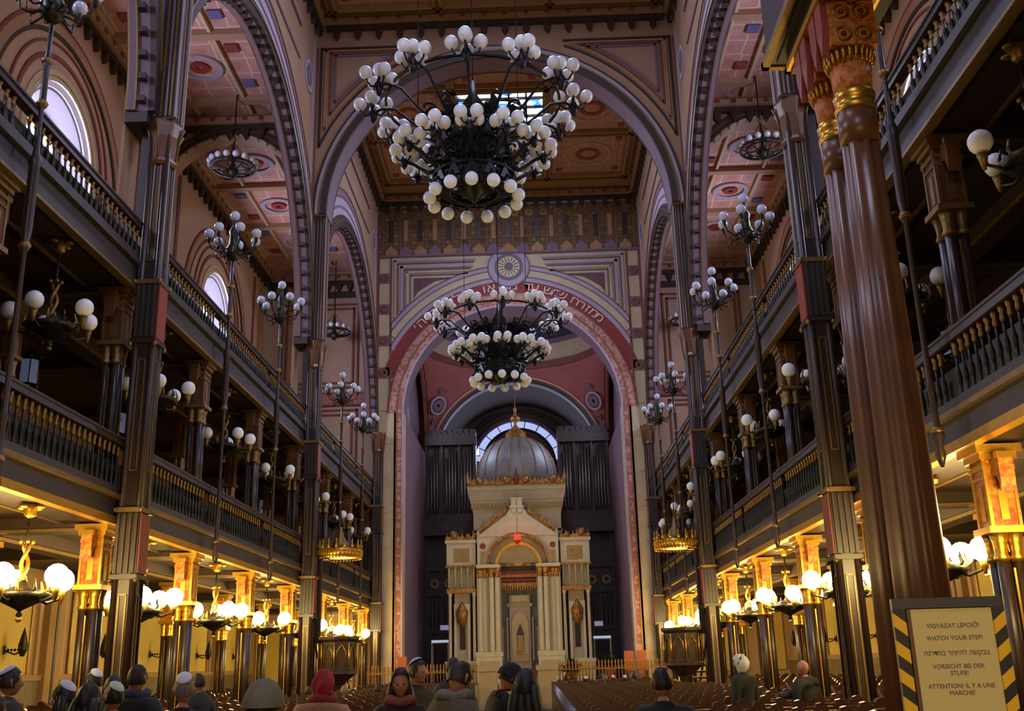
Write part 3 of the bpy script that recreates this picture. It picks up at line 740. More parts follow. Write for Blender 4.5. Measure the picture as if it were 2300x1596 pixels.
# apse behind
b = MB(); YE = 62.0
b.ring(FRONT, 0, 12.5, 4.62, 5.2, YX1+.5, YE, mat('apse_vault_brown', '54403a', .8, var=.15, vscale=1), 0, PI, n=48)
for q in (-1, 1): b.box(q*4.62, q*5.2, YX1+.5, YE, .9, 12.5, M_DARKW)
b.box(-5.4, 5.4, YE, YE+.3, .9, 18.3, mat('dim_brown_plaster', '6a4a40', .8, var=.15, vscale=1))
b.ring(FRONT, 0, 13.4, 2.75, 2.95, YE, YE-.25, M_LAVD, 0, PI, n=40); b.ring(FRONT, 0, 13.4, 3.3, 3.5, YE, YE-.2, M_DKM, 0, PI, n=40)
struct(b, 'wall_apse')
nwin += 1
r = empty('window_%d' % nwin, (0, YE, 13.4)); tag(r, kind='structure')
b = MB()
b.ring(FRONT, 0, 0, 2.3, 2.72, -.08, -.05, mat('pale_window_glass', 'c8d4ff', .3, emit=.8, ecol='b8c8ff'), .1, PI-.1, n=40); b.build('pane', r)
b = MB()
for i in range(10):
    a = .1+(PI-.2)*i/9; b.tube([(2.28*math.cos(a), -.12, 2.28*math.sin(a)), (2.74*math.cos(a), -.12, 2.74*math.sin(a))], .035, M_BLACK, 4)
b.ring(FRONT, 0, 0, 2.2, 2.3, -.2, 0, M_BLACK, 0, PI, n=40); b.build('window_frame', r)
for q in (-1, 1):   # small lancets high beside the apse arch
    for x, y, z, h in ((5.44, 49.6, 14.3, 1.0), (2.55, YE-.02, 14.1, .7), (3.55, YE-.02, 14.8, .7)):
        nwin += 1; r = empty('window_%d' % nwin, (q*x, y, z)); tag(r, kind='structure')
        b = MB(); P = FRONT
        gl = mat('small_window_glass', 'e0e8ff', .3, emit=4., ecol='d0dcff')
        b.prism(FRONT, [(-.12, 0), (.12, 0), (.12, h*.7), (.07, h*.9), (0, h), (-.07, h*.9), (-.12, h*.7)], -.06, -.03, gl)
        if x > 5: b.M = None
        b.build('pane', r)
        b = MB(); b.box(-.16, -.12, -.1, 0, -.05, h*.8, M_BLACK); b.box(.12, .16, -.1, 0, -.05, h*.8, M_BLACK); b.box(-.16, .16, -.1, 0, -.09, -.05, M_BLACK); b.build('window_frame', r)
        if x > 5: r.rotation_euler = (0, 0, -q*PI/2)

# ------------------------------------------------------------------ great chandeliers
def globe_mesh(r, m, n=14, k=9):
    b = MB(); b.ball((0, 0, 0), r, m, n, k, 1.04); o = b.build('globe'); me = o.data; bpy.data.objects.remove(o); return me
G_BIG = globe_mesh(.155, M_GLOBE, 18, 12)
def put(me, name, parent, loc, sc=1., rz=0.):
    o = bpy.data.objects.new(name, me); COL.objects.link(o); o.parent = parent; o.location = loc
    if sc != 1.: o.scale = (sc, sc, sc)
    if rz: o.rotation_euler = (0, 0, rz)
    return o
def chandelier():
    r = empty('great_chandelier', (0, 0, 12.0))
    b = MB()      # cage of the body, in heights above the bottom finial
    for rr, z in ((.74, 2.3), (.78, 1.9), (.83, 1.45), (.9, 1.0), (.95, .6), (.9, .46), (.6, .36)):
        b.ring(FLAT, 0, 0, rr-.04, rr, z, z+.06, M_BLACK, n=28)
    prof = [(.72, 2.3), (.76, 1.9), (.81, 1.45), (.88, 1.0), (.93, .6), (.88, .46), (.58, .38)]
    for i in range(44):
        a = 2*PI*i/44; b.tube([(q*math.cos(a), q*math.sin(a), z) for q, z in prof], .022, M_BLACK, 4)
    for i in range(20):   # pointed filigree plates round each tier
        a = 2*PI*(i+.5)/14
        for rr, z, h in ((.8, 2.0, .42), (.86, 1.5, .4), (.92, 1.05, .4), (.97, .45, .4)):
            c, s_ = math.cos(a), math.sin(a); w = rr*.17
            b.add([(rr*c-w*s_, rr*s_+w*c, z), (rr*c+w*s_, rr*s_-w*c, z), (rr*c*1.03, rr*s_*1.03, z+h), (rr*.97*c-w*s_, rr*.97*s_+w*c, z), (rr*.97*c+w*s_, rr*.97*s_-w*c, z), (rr*c, rr*s_, z+h)], [(0, 1, 2), (3, 5, 4), (0, 2, 5, 3), (1, 4, 5, 2)], M_BLACK)
    b.lathe(0, 0, [(.02, .1), (.1, .2), (.25, .32), (.5, .5), (.42, .9), (.36, 1.4), (.3, 2.2), (.3, 2.7), (.12, 3.0), (.06, 3.4)], M_BLACK, 12)
    b.build('body', r)
    b = MB()
    for R_, z, n in ((2.12, 2.75, 40), (1.45, 1.62, 32), (.98, .72, 28)):
        b.ring(FLAT, 0, 0, R_-.03, R_+.03, z, z+.05, M_BLACK, n=n)
    b.build('carrying_ring', r)
    arm_t, arm_m = MB(), MB()
    arm_t.tube([(.5, 0, 1.95), (.9, 0, 1.9), (1.4, 0, 2.25), (1.9, 0, 2.7), (2.25, 0, 2.72), (2.45, 0, 2.6)], [.06, .05, .04, .035, .035, .04], M_BLACK, 6)
    arm_t.tube([(1.15+.16*math.cos(a), 0, 2.35+.16*math.sin(a)) for a in [i*.5 for i in range(11)]], .04, M_BLACK, 5)
    arm_t.prism(lambda u, v, d: (u, d, v), [(.6, 2.05), (.9, 2.0), (1.3, 2.2), (1.15, 2.4), (.7, 2.35)], -.02, .02, M_BLACK)
    arm_t.lathe(2.45, 0, [(.03, 2.35), (.09, 2.45), (.12, 2.62), (.05, 2.75), (.04, 2.85)], M_BLACK, 8)
    for i in range(4):
        a = i*PI/2; c, s_ = math.cos(a), math.sin(a)
        arm_t.tube([(2.45, 0, 2.6), (2.45+.2*c, .2*s_, 2.55), (2.45+.3*c, .3*s_, 2.66), (2.45+.31*c, .31*s_, 2.72)], .025, M_BLACK, 5)
    arm_m.tube([(.6, 0, 1.1), (1.1, 0, .95), (1.45, 0, 1.2), (1.68, 0, 1.3)], [.07, .06, .05, .04], M_BLACK, 6)
    arm_m.tube([(1.05+.12*math.cos(a), 0, 1.25+.12*math.sin(a)) for a in [i*.5 for i in range(11)]], .03, M_BLACK, 5)
    arm_m.lathe(1.68, 0, [(.03, 1.08), (.08, 1.16), (.09, 1.3), (.04, 1.42)], M_BLACK, 8)
    for i in range(4):
        a = i*PI/2+PI/4; c, s_ = math.cos(a), math.sin(a)
        arm_m.tube([(1.68, 0, 1.3), (1.68+.18*c, .18*s_, 1.26), (1.68+.26*c, .26*s_, 1.34)], .022, M_BLACK, 5)
    at_ = arm_t.build('branch'); am = arm_m.build('branch'); mt, mm = at_.data, am.data
    bpy.data.objects.remove(at_); bpy.data.objects.remove(am)
    for i in range(12):
        a = 2*PI*i/12+PI/12*0-PI/2
        o = put(mt, 'branch', r, (0, 0, 0), rz=a)
        for k in range(4):
            q = k*PI/2; put(G_BIG, 'globe', o, (2.45+.33*math.cos(q), .33*math.sin(q), 2.88))
        put(G_BIG, 'globe', o, (2.45, 0, 3.05))
    for i in range(12):
        a = 2*PI*i/12-PI/2
        o = put(mm, 'branch', r, (0, 0, 0), rz=a)
        for k in range(4):
            q = PI/4+k*PI/2; put(G_BIG, 'globe', o, (1.68+.26*math.cos(q), .26*math.sin(q), 1.50))
    sm = MB(); sm.tube([(.9, 0, .55), (.98, 0, .56), (1.06, 0, .42)], .03, M_BLACK, 5); sm.lathe(1.06, 0, [(.02, .32), (.06, .38), (.03, .46)], M_BLACK, 6)
    so = sm.build('branch'); ms = so.data; bpy.data.objects.remove(so)
    for i in range(13):
        a = 2*PI*i/13-PI/2
        o = put(ms, 'branch', r, (0, 0, 0), rz=a); put(G_BIG, 'globe', o, (1.06, 0, .24))
    b = MB()
    for x in (-1.35, 1.1): b.cyl(x, 0, 2.7, 11.72, .014, M_BLACK, 5)
    b.cyl(0, 0, 3.3, 11.72, .02, M_BLACK, 5)
    b.build('suspension_cable', r)
    return r
c1 = chandelier(); c1.location = (-.32, 22.1, 12.0)
tag(c1, 'nearer and larger-looking great chandelier, three tiers of white globes on a black iron cage', 'chandelier', 'great nave chandeliers')
c2 = copy_tree(c1); c2.location = (-.3, 38.0, 11.9); c2.rotation_euler = (0, 0, .1)
tag(c2, 'farther great chandelier of white globes hanging before the chancel arch', 'chandelier', 'great nave chandeliers')

# ------------------------------------------------------------------ lamps
def pendant(lit, zr, gz):
    """hanging gallery lamp; zr = ceiling height, gz = globe height"""
    r = empty('gallery_lamp', (0, 0, gz-.45)); o_ = gz-.45
    M_G = M_GOLD if lit else M_GOLDD  # duller gilding darkens the unlit lamps in place of shade
    gm = globe_mesh(.17 if lit else .14, M_LIT if lit else M_GLOBE, 16, 8)  # lit globes are made larger to imitate bloom
    b = MB()
    for i in range(4):
        a = PI/4+i*PI/2; b.ball((.16*math.cos(a), .16*math.sin(a), zr-o_-.04), .07, M_G, 8, 5, .5)
    b.lathe(0, 0, [(.03, zr-o_-.2), (.09, zr-o_-.16), (.08, zr-o_-.1), (.14, zr-o_-.02)], M_G, 10); b.build('ceiling_rose', r)
    b = MB(); b.cyl(0, 0, .85, zr-o_-.15, .018, M_BLACKG, 6)
    top = .95
    for k in range(2):
        b.tube([(.045*math.cos(t*3+k*PI), .045*math.sin(t*3+k*PI), .35+t*.3) for t in [i*.2 for i in range(11)]], .03, M_G, 5)
    for i in range(4): a = i*PI/2; b.ball((.08*math.cos(a), .08*math.sin(a), .98), .035, M_G, 6, 4)
    b.build('stem', r)
    b = MB()
    b.lathe(0, 0, [(.01, -.12), (.05, -.08), (.02, -.03), (.06, 0), (.22, .08), (.38, .16), (.42, .22), (.3, .26), (.1, .34), (.05, .42)], M_BLACKG, 16)
    for i in range(10):
        a = 2*PI*i/10; b.tube([(.3*math.cos(a), .3*math.sin(a), .2), (.4*math.cos(a), .4*math.sin(a), .28), (.36*math.cos(a), .36*math.sin(a), .42)], [.02, .025, .012], M_G if i % 2 else M_BLACKG, 5)
    b.ball((0, 0, -.14), .045, M_G, 8, 6); b.build('bowl', r)
    b = MB(); b.tube([(.2, 0, .18), (.4, 0, .1), (.58, 0, .16), (.62, 0, .28)], [.03, .025, .02, .03], M_BLACKG, 5); b.lathe(.62, 0, [(.02, .1), (.05, .22), (.07, .3)], M_G, 8); ao = b.build('arm'); ma = ao.data; bpy.data.objects.remove(ao)
    for i in range(5):
        a = 2*PI*i/5+.35; q = put(ma, 'arm', r, (0, 0, 0), rz=a); put(gm, 'globe', q, (.62, 0, .45))
    return r
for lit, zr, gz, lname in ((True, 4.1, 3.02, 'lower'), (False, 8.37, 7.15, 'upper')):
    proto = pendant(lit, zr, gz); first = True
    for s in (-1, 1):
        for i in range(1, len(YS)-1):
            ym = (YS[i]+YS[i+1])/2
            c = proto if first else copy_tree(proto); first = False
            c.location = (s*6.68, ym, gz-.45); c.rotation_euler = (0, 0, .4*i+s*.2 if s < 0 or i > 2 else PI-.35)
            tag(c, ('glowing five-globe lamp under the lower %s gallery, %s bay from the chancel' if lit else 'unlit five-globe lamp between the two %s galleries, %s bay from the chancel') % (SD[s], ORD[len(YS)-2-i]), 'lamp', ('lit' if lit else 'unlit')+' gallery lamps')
# bluish lanterns deep inside the middle galleries
protoL = None
def lantern():
    r = empty('gallery_lantern', (0, 0, 7.3))
    b = MB(); b.cyl(0, 0, .7, 1.18, .015, M_BLACKG, 6); b.lathe(0, 0, [(.24, .5), (.18, .6), (.05, .72)], M_BLACKG, 6, False)
    for i in range(6):
        a = 2*PI*i/6; b.cyl(.2*math.cos(a), .2*math.sin(a), .0, .5, .014, M_GOLDD, 5); b.ball((.22*math.cos(a), .22*math.sin(a), .56), .03, M_GOLDD, 6, 4); b.ball((.2*math.cos(a), .2*math.sin(a), -.05), .03, M_GOLDD, 6, 4)
    b.lathe(0, 0, [(.02, -.18), (.1, -.08), (.23, 0)], M_BLACKG, 6, False); b.build('frame', r)
    b = MB(); b.lathe(0, 0, [(.185, 0), (.185, .5)], mat('frosted_blue_lantern_glass', '8fa0d0', .5, emit=.13, ecol='90a0e0'), 6, False); b.build('glass', r); return r  # faint blue emission stands in for daylight on the lantern glass
protoL = lantern(); first = True
for s in (-1, 1):
    for i in range(1, len(YS)-1):
        ym = (YS[i]+YS[i+1])/2; c = protoL if first else copy_tree(protoL); first = False
        c.location = (s*9.35, ym, 7.32)
        tag(c, 'small bluish glass lantern deep inside the middle %s gallery, %s bay from the chancel' % (SD[s], ORD[len(YS)-2-i]), 'lantern', 'blue glass lanterns')

def candelabrum(z0=4.2, zt=11.15):
    r = empty('candelabrum', (0, 0, z0)); H = zt-z0
    b = MB()
    b.lathe(0, 0, [(.02, -.35), (.07, -.2), (.05, -.1), (.09, .05), (.05, .2), (.04, .6), (.055, .65), (.04, .75), (.035, 3.0), (.07, 3.06), (.05, 3.15), (.075, 3.3), (.075, 4.3), (.1, 4.36), (.05, 4.5), (.035, 4.7), (.035, 5.2), (.06, 5.3), (.05, 5.4), (.045, 5.9), (.075, 6.0), (.04, 6.1), (.03, H-.1)], M_BROWN, 8)
    for z in (.12, 3.1, 4.36, 5.3, 6.0): b.lathe(0, 0, [(.06, z-.05), (.09, z), (.06, z+.05)], M_GOLDD, 8)
    b.build('pole', r)
    b = MB(); b.lathe(0, 0, [(.05, H-.3), (.16, H-.2), (.2, H-.05), (.12, H+.1), (.1, H+.3), (.13, H+.42), (.04, H+.6), (.02, H+.75)], M_BLACKG, 10)
    for i in range(7):
        a = 2*PI*i/7; b.tube([(.14*math.cos(a), .14*math.sin(a), H-.15), (.36*math.cos(a), .36*math.sin(a), H-.25), (.38*math.cos(a), .38*math.sin(a), H-.08)], .018, M_BLACKG, 4)
    b.build('lamp_body', r)
    ar = MB(); ar.tube([(.12, 0, H), (.3, 0, H-.12), (.5, 0, H-.02), (.56, 0, H+.18)], [.025, .02, .018, .025], M_BLACKG, 5); ar.lathe(.56, 0, [(.02, H+.1), (.045, H+.2), (.05, H+.24)], M_BLACKG, 6)
    ao = ar.build('arm'); ma = ao.data; bpy.data.objects.remove(ao)
    gm = globe_mesh(.115, M_GLOBEG, 12, 8)
    for i in range(7):
        a = 2*PI*i/7+.2; q = put(ma, 'arm', r, (0, 0, 0), rz=a); put(gm, 'globe', q, (.56, 0, H+.34))
    put(gm, 'globe', r, (0, 0, H+.85))
    return r
proto = candelabrum(); first = True
for s in (-1, 1):
    for y in YS[1:-1]:
        if y in PIERS: continue
        c = proto if first else copy_tree(proto); first = False
        c.location = (s*6.02, y, 4.2); c.rotation_euler = (0, 0, y)
        n_from = len(YS)-2-YS.index(y)
        tag(c, 'tall dark lamp standard ringed by small globes, %s side, %s column from the chancel' % (SD[s], ORD[n_from]), 'candelabrum', 'tall gallery lamp standards')

def halo(stem):
    r = empty('ring_chandelier', (0, 0, 0))
    b = MB(); b.ring(FLAT, 0, 0, .68, .74, -.03, .03, M_BLACKG, n=32); b.ring(FLAT, 0, 0, .5, .53, -.02, .02, M_BLACKG, n=32)
    b.lathe(0, 0, [(.02, -.4), (.12, -.3), (.2, -.12), (.1, 0), (.05, .2), (.09, .5), (.03, .8), (.02, stem)], M_BLACKG, 10)
    for i in range(8):
        a = 2*PI*i/8; b.tube([(.72*math.cos(a), .72*math.sin(a), 0), (.4*math.cos(a), .4*math.sin(a), -.12), (.1*math.cos(a), .1*math.sin(a), -.1)], .02, M_BLACKG, 4)
        b.tube([(.7*math.cos(a), .7*math.sin(a), 0), (.05*math.cos(a), .05*math.sin(a), .85)], .008, M_BLACKG, 4)
    b.lathe(0, 0, [(.03, .95), (.07, 1.0), (.03, 1.1)], M_GOLDD, 8)
    b.build('frame', r)
    gm = globe_mesh(.105, M_GLOBEG, 12, 8)
    for i in range(16):
        a = 2*PI*i/16; put(gm, 'globe', r, (.74*math.cos(a), .74*math.sin(a), .14))
    return r
for s in (-1, 1):
    for y, x, z, ph in ((29.8, 8.6, 17.35, 'before the mid nave aisle arch'), (44.0, 8.0, 16.35, 'before the aisle end wall')):
        c = halo(2.7 if y < 40 else 3.7)
        c.location = (s*x, y, z); tag(c, 'small hanging ring of pale globes %s, %s side' % (ph, SD[s]), 'chandelier', 'ring chandeliers of the aisles')

# ------------------------------------------------------------------ pulpits with crown canopies
def pulpit(s):
    r = empty('pulpit', (s*5.2, 31.95, 0), label='%s pulpit with gilded crown canopy fixed to the mid nave pillar' % SD[s], cat='pulpit', group='pulpits')
    b = MB()
    b.lathe(0, 0, [(.12, .0), (.3, .12), (.14, .3), (.12, 1.0), (.2, 1.2), (.5, 1.45), (.58, 1.5)], M_DARKW, 8, False); b.build('stem', r)
    b = MB(); b.lathe(0, 0, [(.6, 1.5), (.6, 1.58), (.54, 1.6), (.54, 2.42), (.64, 2.5), (.64, 2.58)], M_DARKW, 8, False)
    for i in range(8):
        a = 2*PI*(i+.5)/8
        b.tube([(.53*math.cos(a+t), .53*math.sin(a+t), z) for t, z in ((-.25, 1.7), (-.25, 2.15), (0, 2.35), (.25, 2.15), (.25, 1.7))], .018, M_GOLD, 4)
        b.tube([(.58*math.cos(a+PI/8), .58*math.sin(a+PI/8), 1.6), (.58*math.cos(a+PI/8), .58*math.sin(a+PI/8), 2.4)], .025, M_GOLD, 5)
    b.build('drum', r)
    b = MB(); b.lathe(0, 0, [(.1, 4.95), (.6, 4.95), (.66, 5.0), (.66, 5.18), (.6, 5.2), (.1, 5.2)], M_GOLD, 24)
    for i in range(40):
        a = 2*PI*i/40; b.ball((.66*math.cos(a), .66*math.sin(a), 4.92), .035, M_GOLD, 6, 4); b.cyl(.68*math.cos(a), .68*math.sin(a), 4.98, 5.16, .018, M_GOLD, 5)
    for i in range(16):
        a = 2*PI*i/16; c, q = math.cos(a), math.sin(a)
        b.lathe(.64*c, .64*q, [(.03, 5.18), (.06, 5.26), (.02, 5.34), (.035, 5.4), (.0, 5.5)], M_GOLD, 6)
    b.lathe(0, 0, [(.3, 5.2), (.26, 5.35), (.1, 5.6), (.04, 5.9)], M_GOLDD, 12); b.cyl(0, 0, 5.8, 6.6, .015, M_BLACK, 5)
    b.build('crown_canopy', r)
    b = MB(); b.box(s*.35, s*.95, -.12, .12, 4.9, 5.0, M_DARKW); b.box(s*.55, s*.7, -.1, .1, 2.4, 4.95, M_DARKW); b.build('back_post', r)
    # stair climbing behind, towards the aisle
    b = MB()
    for i in range(8):
        y = .6+i*.28; z = 1.5-i*.18
        b.box(s*.1, s*.85, y, y+.3, z-.05, z, M_DARKW); b.box(s*.1, s*.14, y, y+.3, max(0, z-.35), z, M_DARKW)
        b.cyl(s*.12, y+.15, z, z+.85, .02, M_GOLD, 5)
    b.tube([(s*.12, .6, 2.42), (s*.12, 2.8, 1.0)], .035, M_DARKW, 6)
    b.tube([(s*.85, .6, 2.42), (s*.85, 2.8, 1.0)], .035, M_DARKW, 6)
    b.build('stair', r)
for s in (-1, 1): pulpit(s)

# ------------------------------------------------------------------ the ark
def cresting(b, P, u0, u1, z, d, h, m, step=.16):
    n = max(1, round((u1-u0)/step)); w = (u1-u0)/n
    for i in range(n):
        u = u0+(i+.5)*w; hh = h*(1+.25*math.sin(i*2.1))
        b.prism(P, [(u-w*.45, z), (u+w*.45, z), (u+w*.5, z+hh*.4), (u+w*.18, z+hh*.55), (u, z+hh), (u-w*.18, z+hh*.55), (u-w*.5, z+hh*.4)], d-.03, d+.03, m)
M_ARKG = mat('ark_aged_gilding', 'b8913f', .45, .5, var=.35, vscale=10, c2='8a4a24')
M_ARKP = mat('ark_panel_gold_tan', 'b09050', .6, .2, var=.3, vscale=12)
ark = empty('torah_ark', (0, 50, .9), label='white domed ark with gilded crestings and arched niche standing beyond the chancel arch', cat='ark')
Z = .9
def part(b, name, parent=ark): return b.build(name, parent)
b = MB()      # central front: piers, arch and gable   (y: front is negative)
b.archwall(FRONT, -1.95, 1.95, 0, 1.42, 6.25-Z, 7.9-Z, -.35, .35, M_WHITEM, vbot=6.0-Z, n=32, min_=M_WHITES)
b.prism(FRONT, [(-1.95, 7.3-Z+.3), (1.95, 7.3-Z+.3), (1.75, 7.75-Z), (.55, 8.6-Z), (.32, 8.95-Z), (-.32, 8.95-Z), (-.55, 8.6-Z), (-1.75, 7.75-Z)], -.42, .35, M_WHITEM)
for r0, r1, d, m in ((1.42, 1.52, .1, M_ARKG), (1.6, 1.66, .06, M_WHITES)): b.ring(FRONT, 0, 6.25-Z, r0, r1, -.35, -.35-d, m, 0, PI, n=32)
for q in (-1, 1):
    b.tube([(q*1.8, -.46, 7.8-Z), (q*.5, -.46, 8.72-Z)], .05, M_ARKG, 5)
    for i in range(7):
        t = (i+.5)/7; u, z = q*(1.85-1.35*t), 7.85-Z+.95*t
        b.prism(FRONT, [(u-.08, z-.05), (u+.08, z-.05), (u+.1, z+.1), (u, z+.28), (u-.1, z+.1)], -.46, -.40, M_ARKG)
    b.ring(FRONT, q*1.68, 7.15-Z, .03, .14, -.36, -.4, M_REDB, n=10)
    b.mbox(FRONT, q*1.58, q*1.78, 6.3-Z, 6.9-Z, -.36, -.4, M_ARKP)
b.box(-.26, .26, -.5, .0, 8.7-Z, 9.4-Z, M_WHITEM); b.box(-.34, .34, -.55, .05, 8.95-Z, 9.05-Z, M_WHITEM); b.box(-.03, .03, -.53, -.5, 8.7-Z, 9.35-Z, M_ARKP)
b.box(-.30, .30, -.53, .03, 9.38-Z, 9.44-Z, M_WHITEM)
part(b, 'gabled_arch')
for q in (-1, 1):
    b = MB()
    for x in (1.02, 1.3, 1.62, 1.86):
        d = -.45 if x < 1.5 else -.2
        b.lathe(q*x, d, [(.17, 1.35), (.13, 1.45), (.12, 4.7), (.13, 4.75)], M_WHITEM, 12); b.lathe(q*x, d, [(.13, 4.75), (.15, 4.8), (.12, 4.9), (.2, 5.1), (.2, 5.2)], M_ARKG, 12)
    b.box(q*.86, q*2.0, -.65, .3, 5.2, 5.36, M_WHITEM); b.box(q*.86, q*2.0, -.3, .35, 1.1, 5.2, M_WHITES)
    b.box(q*.84, q*2.05, -.7, .35, 0, 1.15, M_WHITEM); b.box(q*.8, q*2.08, -.74, .35, 1.15, 1.35, M_WHITEM); b.box(q*.95, q*1.9, -.73, -.7, .25, .95, M_WHITES)
    part(b, 'column_pier')
b = MB()      # niche
b.box(-1.05, 1.05, 1.0, 1.2, 0, 7.6-Z, mat('niche_green_grey_marble', '6d7068', .45, var=.3, vscale=3)); 
for q in (-1, 1): b.box(q*.86, q*1.05, .3, 1.1, 0, 5.3, M_WHITES)
b.box(-1.45, 1.45, .3, 1.1, 4.4, 4.55, M_ARKG)
for i in range(16): x = -.9+i*.12; b.prism(FRONT, [(x-.05, 4.4), (x+.05, 4.4), (x, 4.1)], .22, .28, M_ARKG)
for z, m in ((4.6, M_REDB), (4.8, M_ARKG), (4.95, M_REDB)): b.box(-1.42, 1.42, .3, .4, z, z+.14, m)
b.ring(FRONT, 0, 6.25-Z, 1.0, 1.15, .35, .5, M_GOLD, 0, PI, n=28); b.ring(FRONT, 0, 6.25-Z, 1.15, 1.45, .45, .6, M_ARKP, 0, PI, n=28)
b.ring(FRONT, 0, 6.25-Z, .01, 1.0, .55, .7, mat('niche_tympanum', '9a5a24', .5, .3, var=.5, vscale=5, c2='c89a3a'), 0, PI, n=28)
b.ring(FRONT, 0, 6.6-Z, .2, .32, .5, .55, M_GOLD, n=16)
part(b, 'niche')
b = MB()      # inner doorway
b.box(-.5, .5, .75, 1.0, .35, 4.0, M_WHITES); b.box(-.62, .62, .72, 1.0, 3.45, 3.6, M_WHITES); b.box(-.4, .4, .7, 1.0, 3.7, 3.95, M_WHITEM)
b.prism(FRONT, [(-.4, .9), (.4, .9), (.4, 2.7), (.3, 3.0), (.12, 3.2), (-.12, 3.2), (-.3, 3.0), (-.4, 2.7)], .66, .75, M_CREAM)
b.prism(FRONT, [(-.15, 1.3), (.15, 1.3), (.17, 2.2), (0, 2.65), (-.17, 2.2)], .62, .66, M_DKM)
b.box(-.14, .14, .58, .62, 1.35, 2.1, M_ARKP); b.box(-.18, .18, .56, .62, 1.25, 1.33, M_ARKG)
for q in (-1, 1): b.lathe(q*.62, .7, [(.07, .9), (.055, 1.0), (.055, 2.8), (.08, 2.95)], mat('rose_marble', 'a08888', .35), 10); b.lathe(q*.85, .65, [(.06, .9), (.05, 1.0), (.05, 2.4), (.07, 2.5)], MATS['rose_marble'], 10)
for i in range(4): b.box(-.75-i*.05, .75+i*.05, .5-i*.25, .75-i*.25, 0, .5-i*.12, M_REDP)
part(b, 'doorway')
for q in (-1, 1):      # side wings
    b = MB()
    b.box(q*2.05, q*3.45, -.1, .9, 5.4, 6.55, M_WHITEM); b.box(q*2.0, q*3.52, -.18, .95, 6.45, 6.6, M_WHITEM); b.box(q*2.35, q*3.1, -.13, -.1, 5.55, 6.2, M_ARKP)
    b.box(q*2.0, q*3.5, -.15, .9, 5.3, 5.4, M_ARKG)
    cresting(b, FRONT, *sorted((q*2.05, q*3.5)), 6.6, -.12, .34, M_ARKG, .18); b.ball((q*3.1, -.12, 6.85), .2, M_ARKG, 8, 6); b.ball((q*2.4, -.12, 6.75), .14, M_ARKG, 8, 6)
    for x in (2.15, 2.45, 2.75, 3.05, 3.35):
        b.lathe(q*x, -.05, [(.05, 4.35), (.05, 5.25), (.08, 5.3)], M_WHITEM, 8)
    b.box(q*2.1, q*3.4, .1, .8, 4.3, 5.35, M_WHITES)
    b.box(q*2.05, q*3.45, -.2, .85, 4.1, 4.3, M_ARKG)
    for x in (2.15, 3.3): b.lathe(q*x, -.1, [(.1, .95), (.08, 1.05), (.075, 3.9), (.12, 4.1)], M_WHITEM, 10)
    b.box(q*2.35, q*3.1, .15, .8, .9, 4.1, M_WHITES); b.archwall(FRONT, *sorted((q*2.35, q*3.12)), q*2.74, .26, 3.0, 3.6, .0, .15, M_WHITEM, vbot=.95, n=16)
    b.lathe(q*2.74, -.02, [(.05, 2.55), (.2, 2.75), (.28, 3.0), (.3, 3.25), (.12, 3.55), (.03, 3.7)], M_ARKG, 10)
    b.box(q*2.6, q*2.86, .1, .16, 1.5, 2.6, M_BLACK)
    b.box(q*2.02, q*3.5, -.25, .9, 0, .85, M_WHITEM); b.box(q*1.98, q*3.54, -.3, .9, .85, .98, M_WHITEM); b.box(q*2.3, q*3.2, -.27, -.25, .2, .7, M_YWALL)
    part(b, 'side_wing')
b = MB()      # upper block flaring to the cornice
def ringbox(b, a, z0, c, z1, m, y0=.35, dd=3.6):
    b.add([(-a, y0, z0), (a, y0, z0), (a, y0+dd, z0), (-a, y0+dd, z0), (-c, y0-(c-a), z1), (c, y0-(c-a), z1), (c, y0+dd+(c-a), z1), (-c, y0+dd+(c-a), z1)], [(0, 3, 2, 1), (4, 5, 6, 7), (0, 1, 5, 4), (1, 2, 6, 5), (2, 3, 7, 6), (3, 0, 4, 7)], m)
b.box(-2.02, 2.02, .4, 3.9, 5.5, 6.9, M_WHITES)
ringbox(b, 2.15, 6.9, 2.15, 7.9, M_WHITES); ringbox(b, 2.2, 7.0, 2.2, 7.1, M_WHITEM); ringbox(b, 2.15, 7.9, 2.3, 8.5, M_WHITES); ringbox(b, 2.3, 8.5, 2.42, 9.0, M_WHITES); ringbox(b, 2.42, 9.0, 2.46, 9.3, M_WHITEM)
for i in range(26):
    x = -2.2+i*4.4/25; b.box(x-.05, x+.05, .18, .24, 8.15, 8.4, M_ARKP)
part(b, 'upper_block')
b = MB(); cresting(b, FRONT, -2.4, 2.4, 9.3, .12, .42, M_ARKG, .2)
for x in (-2.4, 2.4): b.lathe(x, .12, [(.1, 9.3), (.12, 9.5), (.06, 9.8), (0, 10.1)], M_ARKG, 6)
b.lathe(0, .1, [(.12, 9.3), (.15, 9.6), (.07, 9.85), (0, 10.15)], M_REDB, 6)
for x in (-.45, .45, -1.8, 1.8): b.ball((x, .12, 9.5), .2, M_ARKG, 8, 6)
part(b, 'cresting')
b = MB(); b.lathe(0, 2.15, [(1.95, 9.3), (2.05, 9.9)]+[(2.05*math.cos(a)**.85, 9.9+2.15*math.sin(a)) for a in [i*PI/2/12 for i in range(1, 12)]]+[(.25, 12.05)], M_DOME, 36)
for i in range(18):
    a = 2*PI*i/18; b.tube([(2.07*math.cos(t)**.85*math.cos(a), 2.15+2.07*math.cos(t)**.85*math.sin(a), 9.9+2.17*math.sin(t)) for t in [j*PI/2/9 for j in range(9)]], .025, M_ARKG, 4)
part(b, 'dome')
b = MB(); b.lathe(0, 2.15, [(.75, 11.75), (.8, 11.85), (.55, 12.1), (.5, 12.35), (.22, 12.55), (.1, 12.7), (.08, 12.9), (.25, 13.0), (.25, 13.15), (.1, 13.25), (.05, 13.5), (.1, 13.6), (.03, 13.7), (.0, 14.5)], M_ARKG, 12); part(b, 'finial')
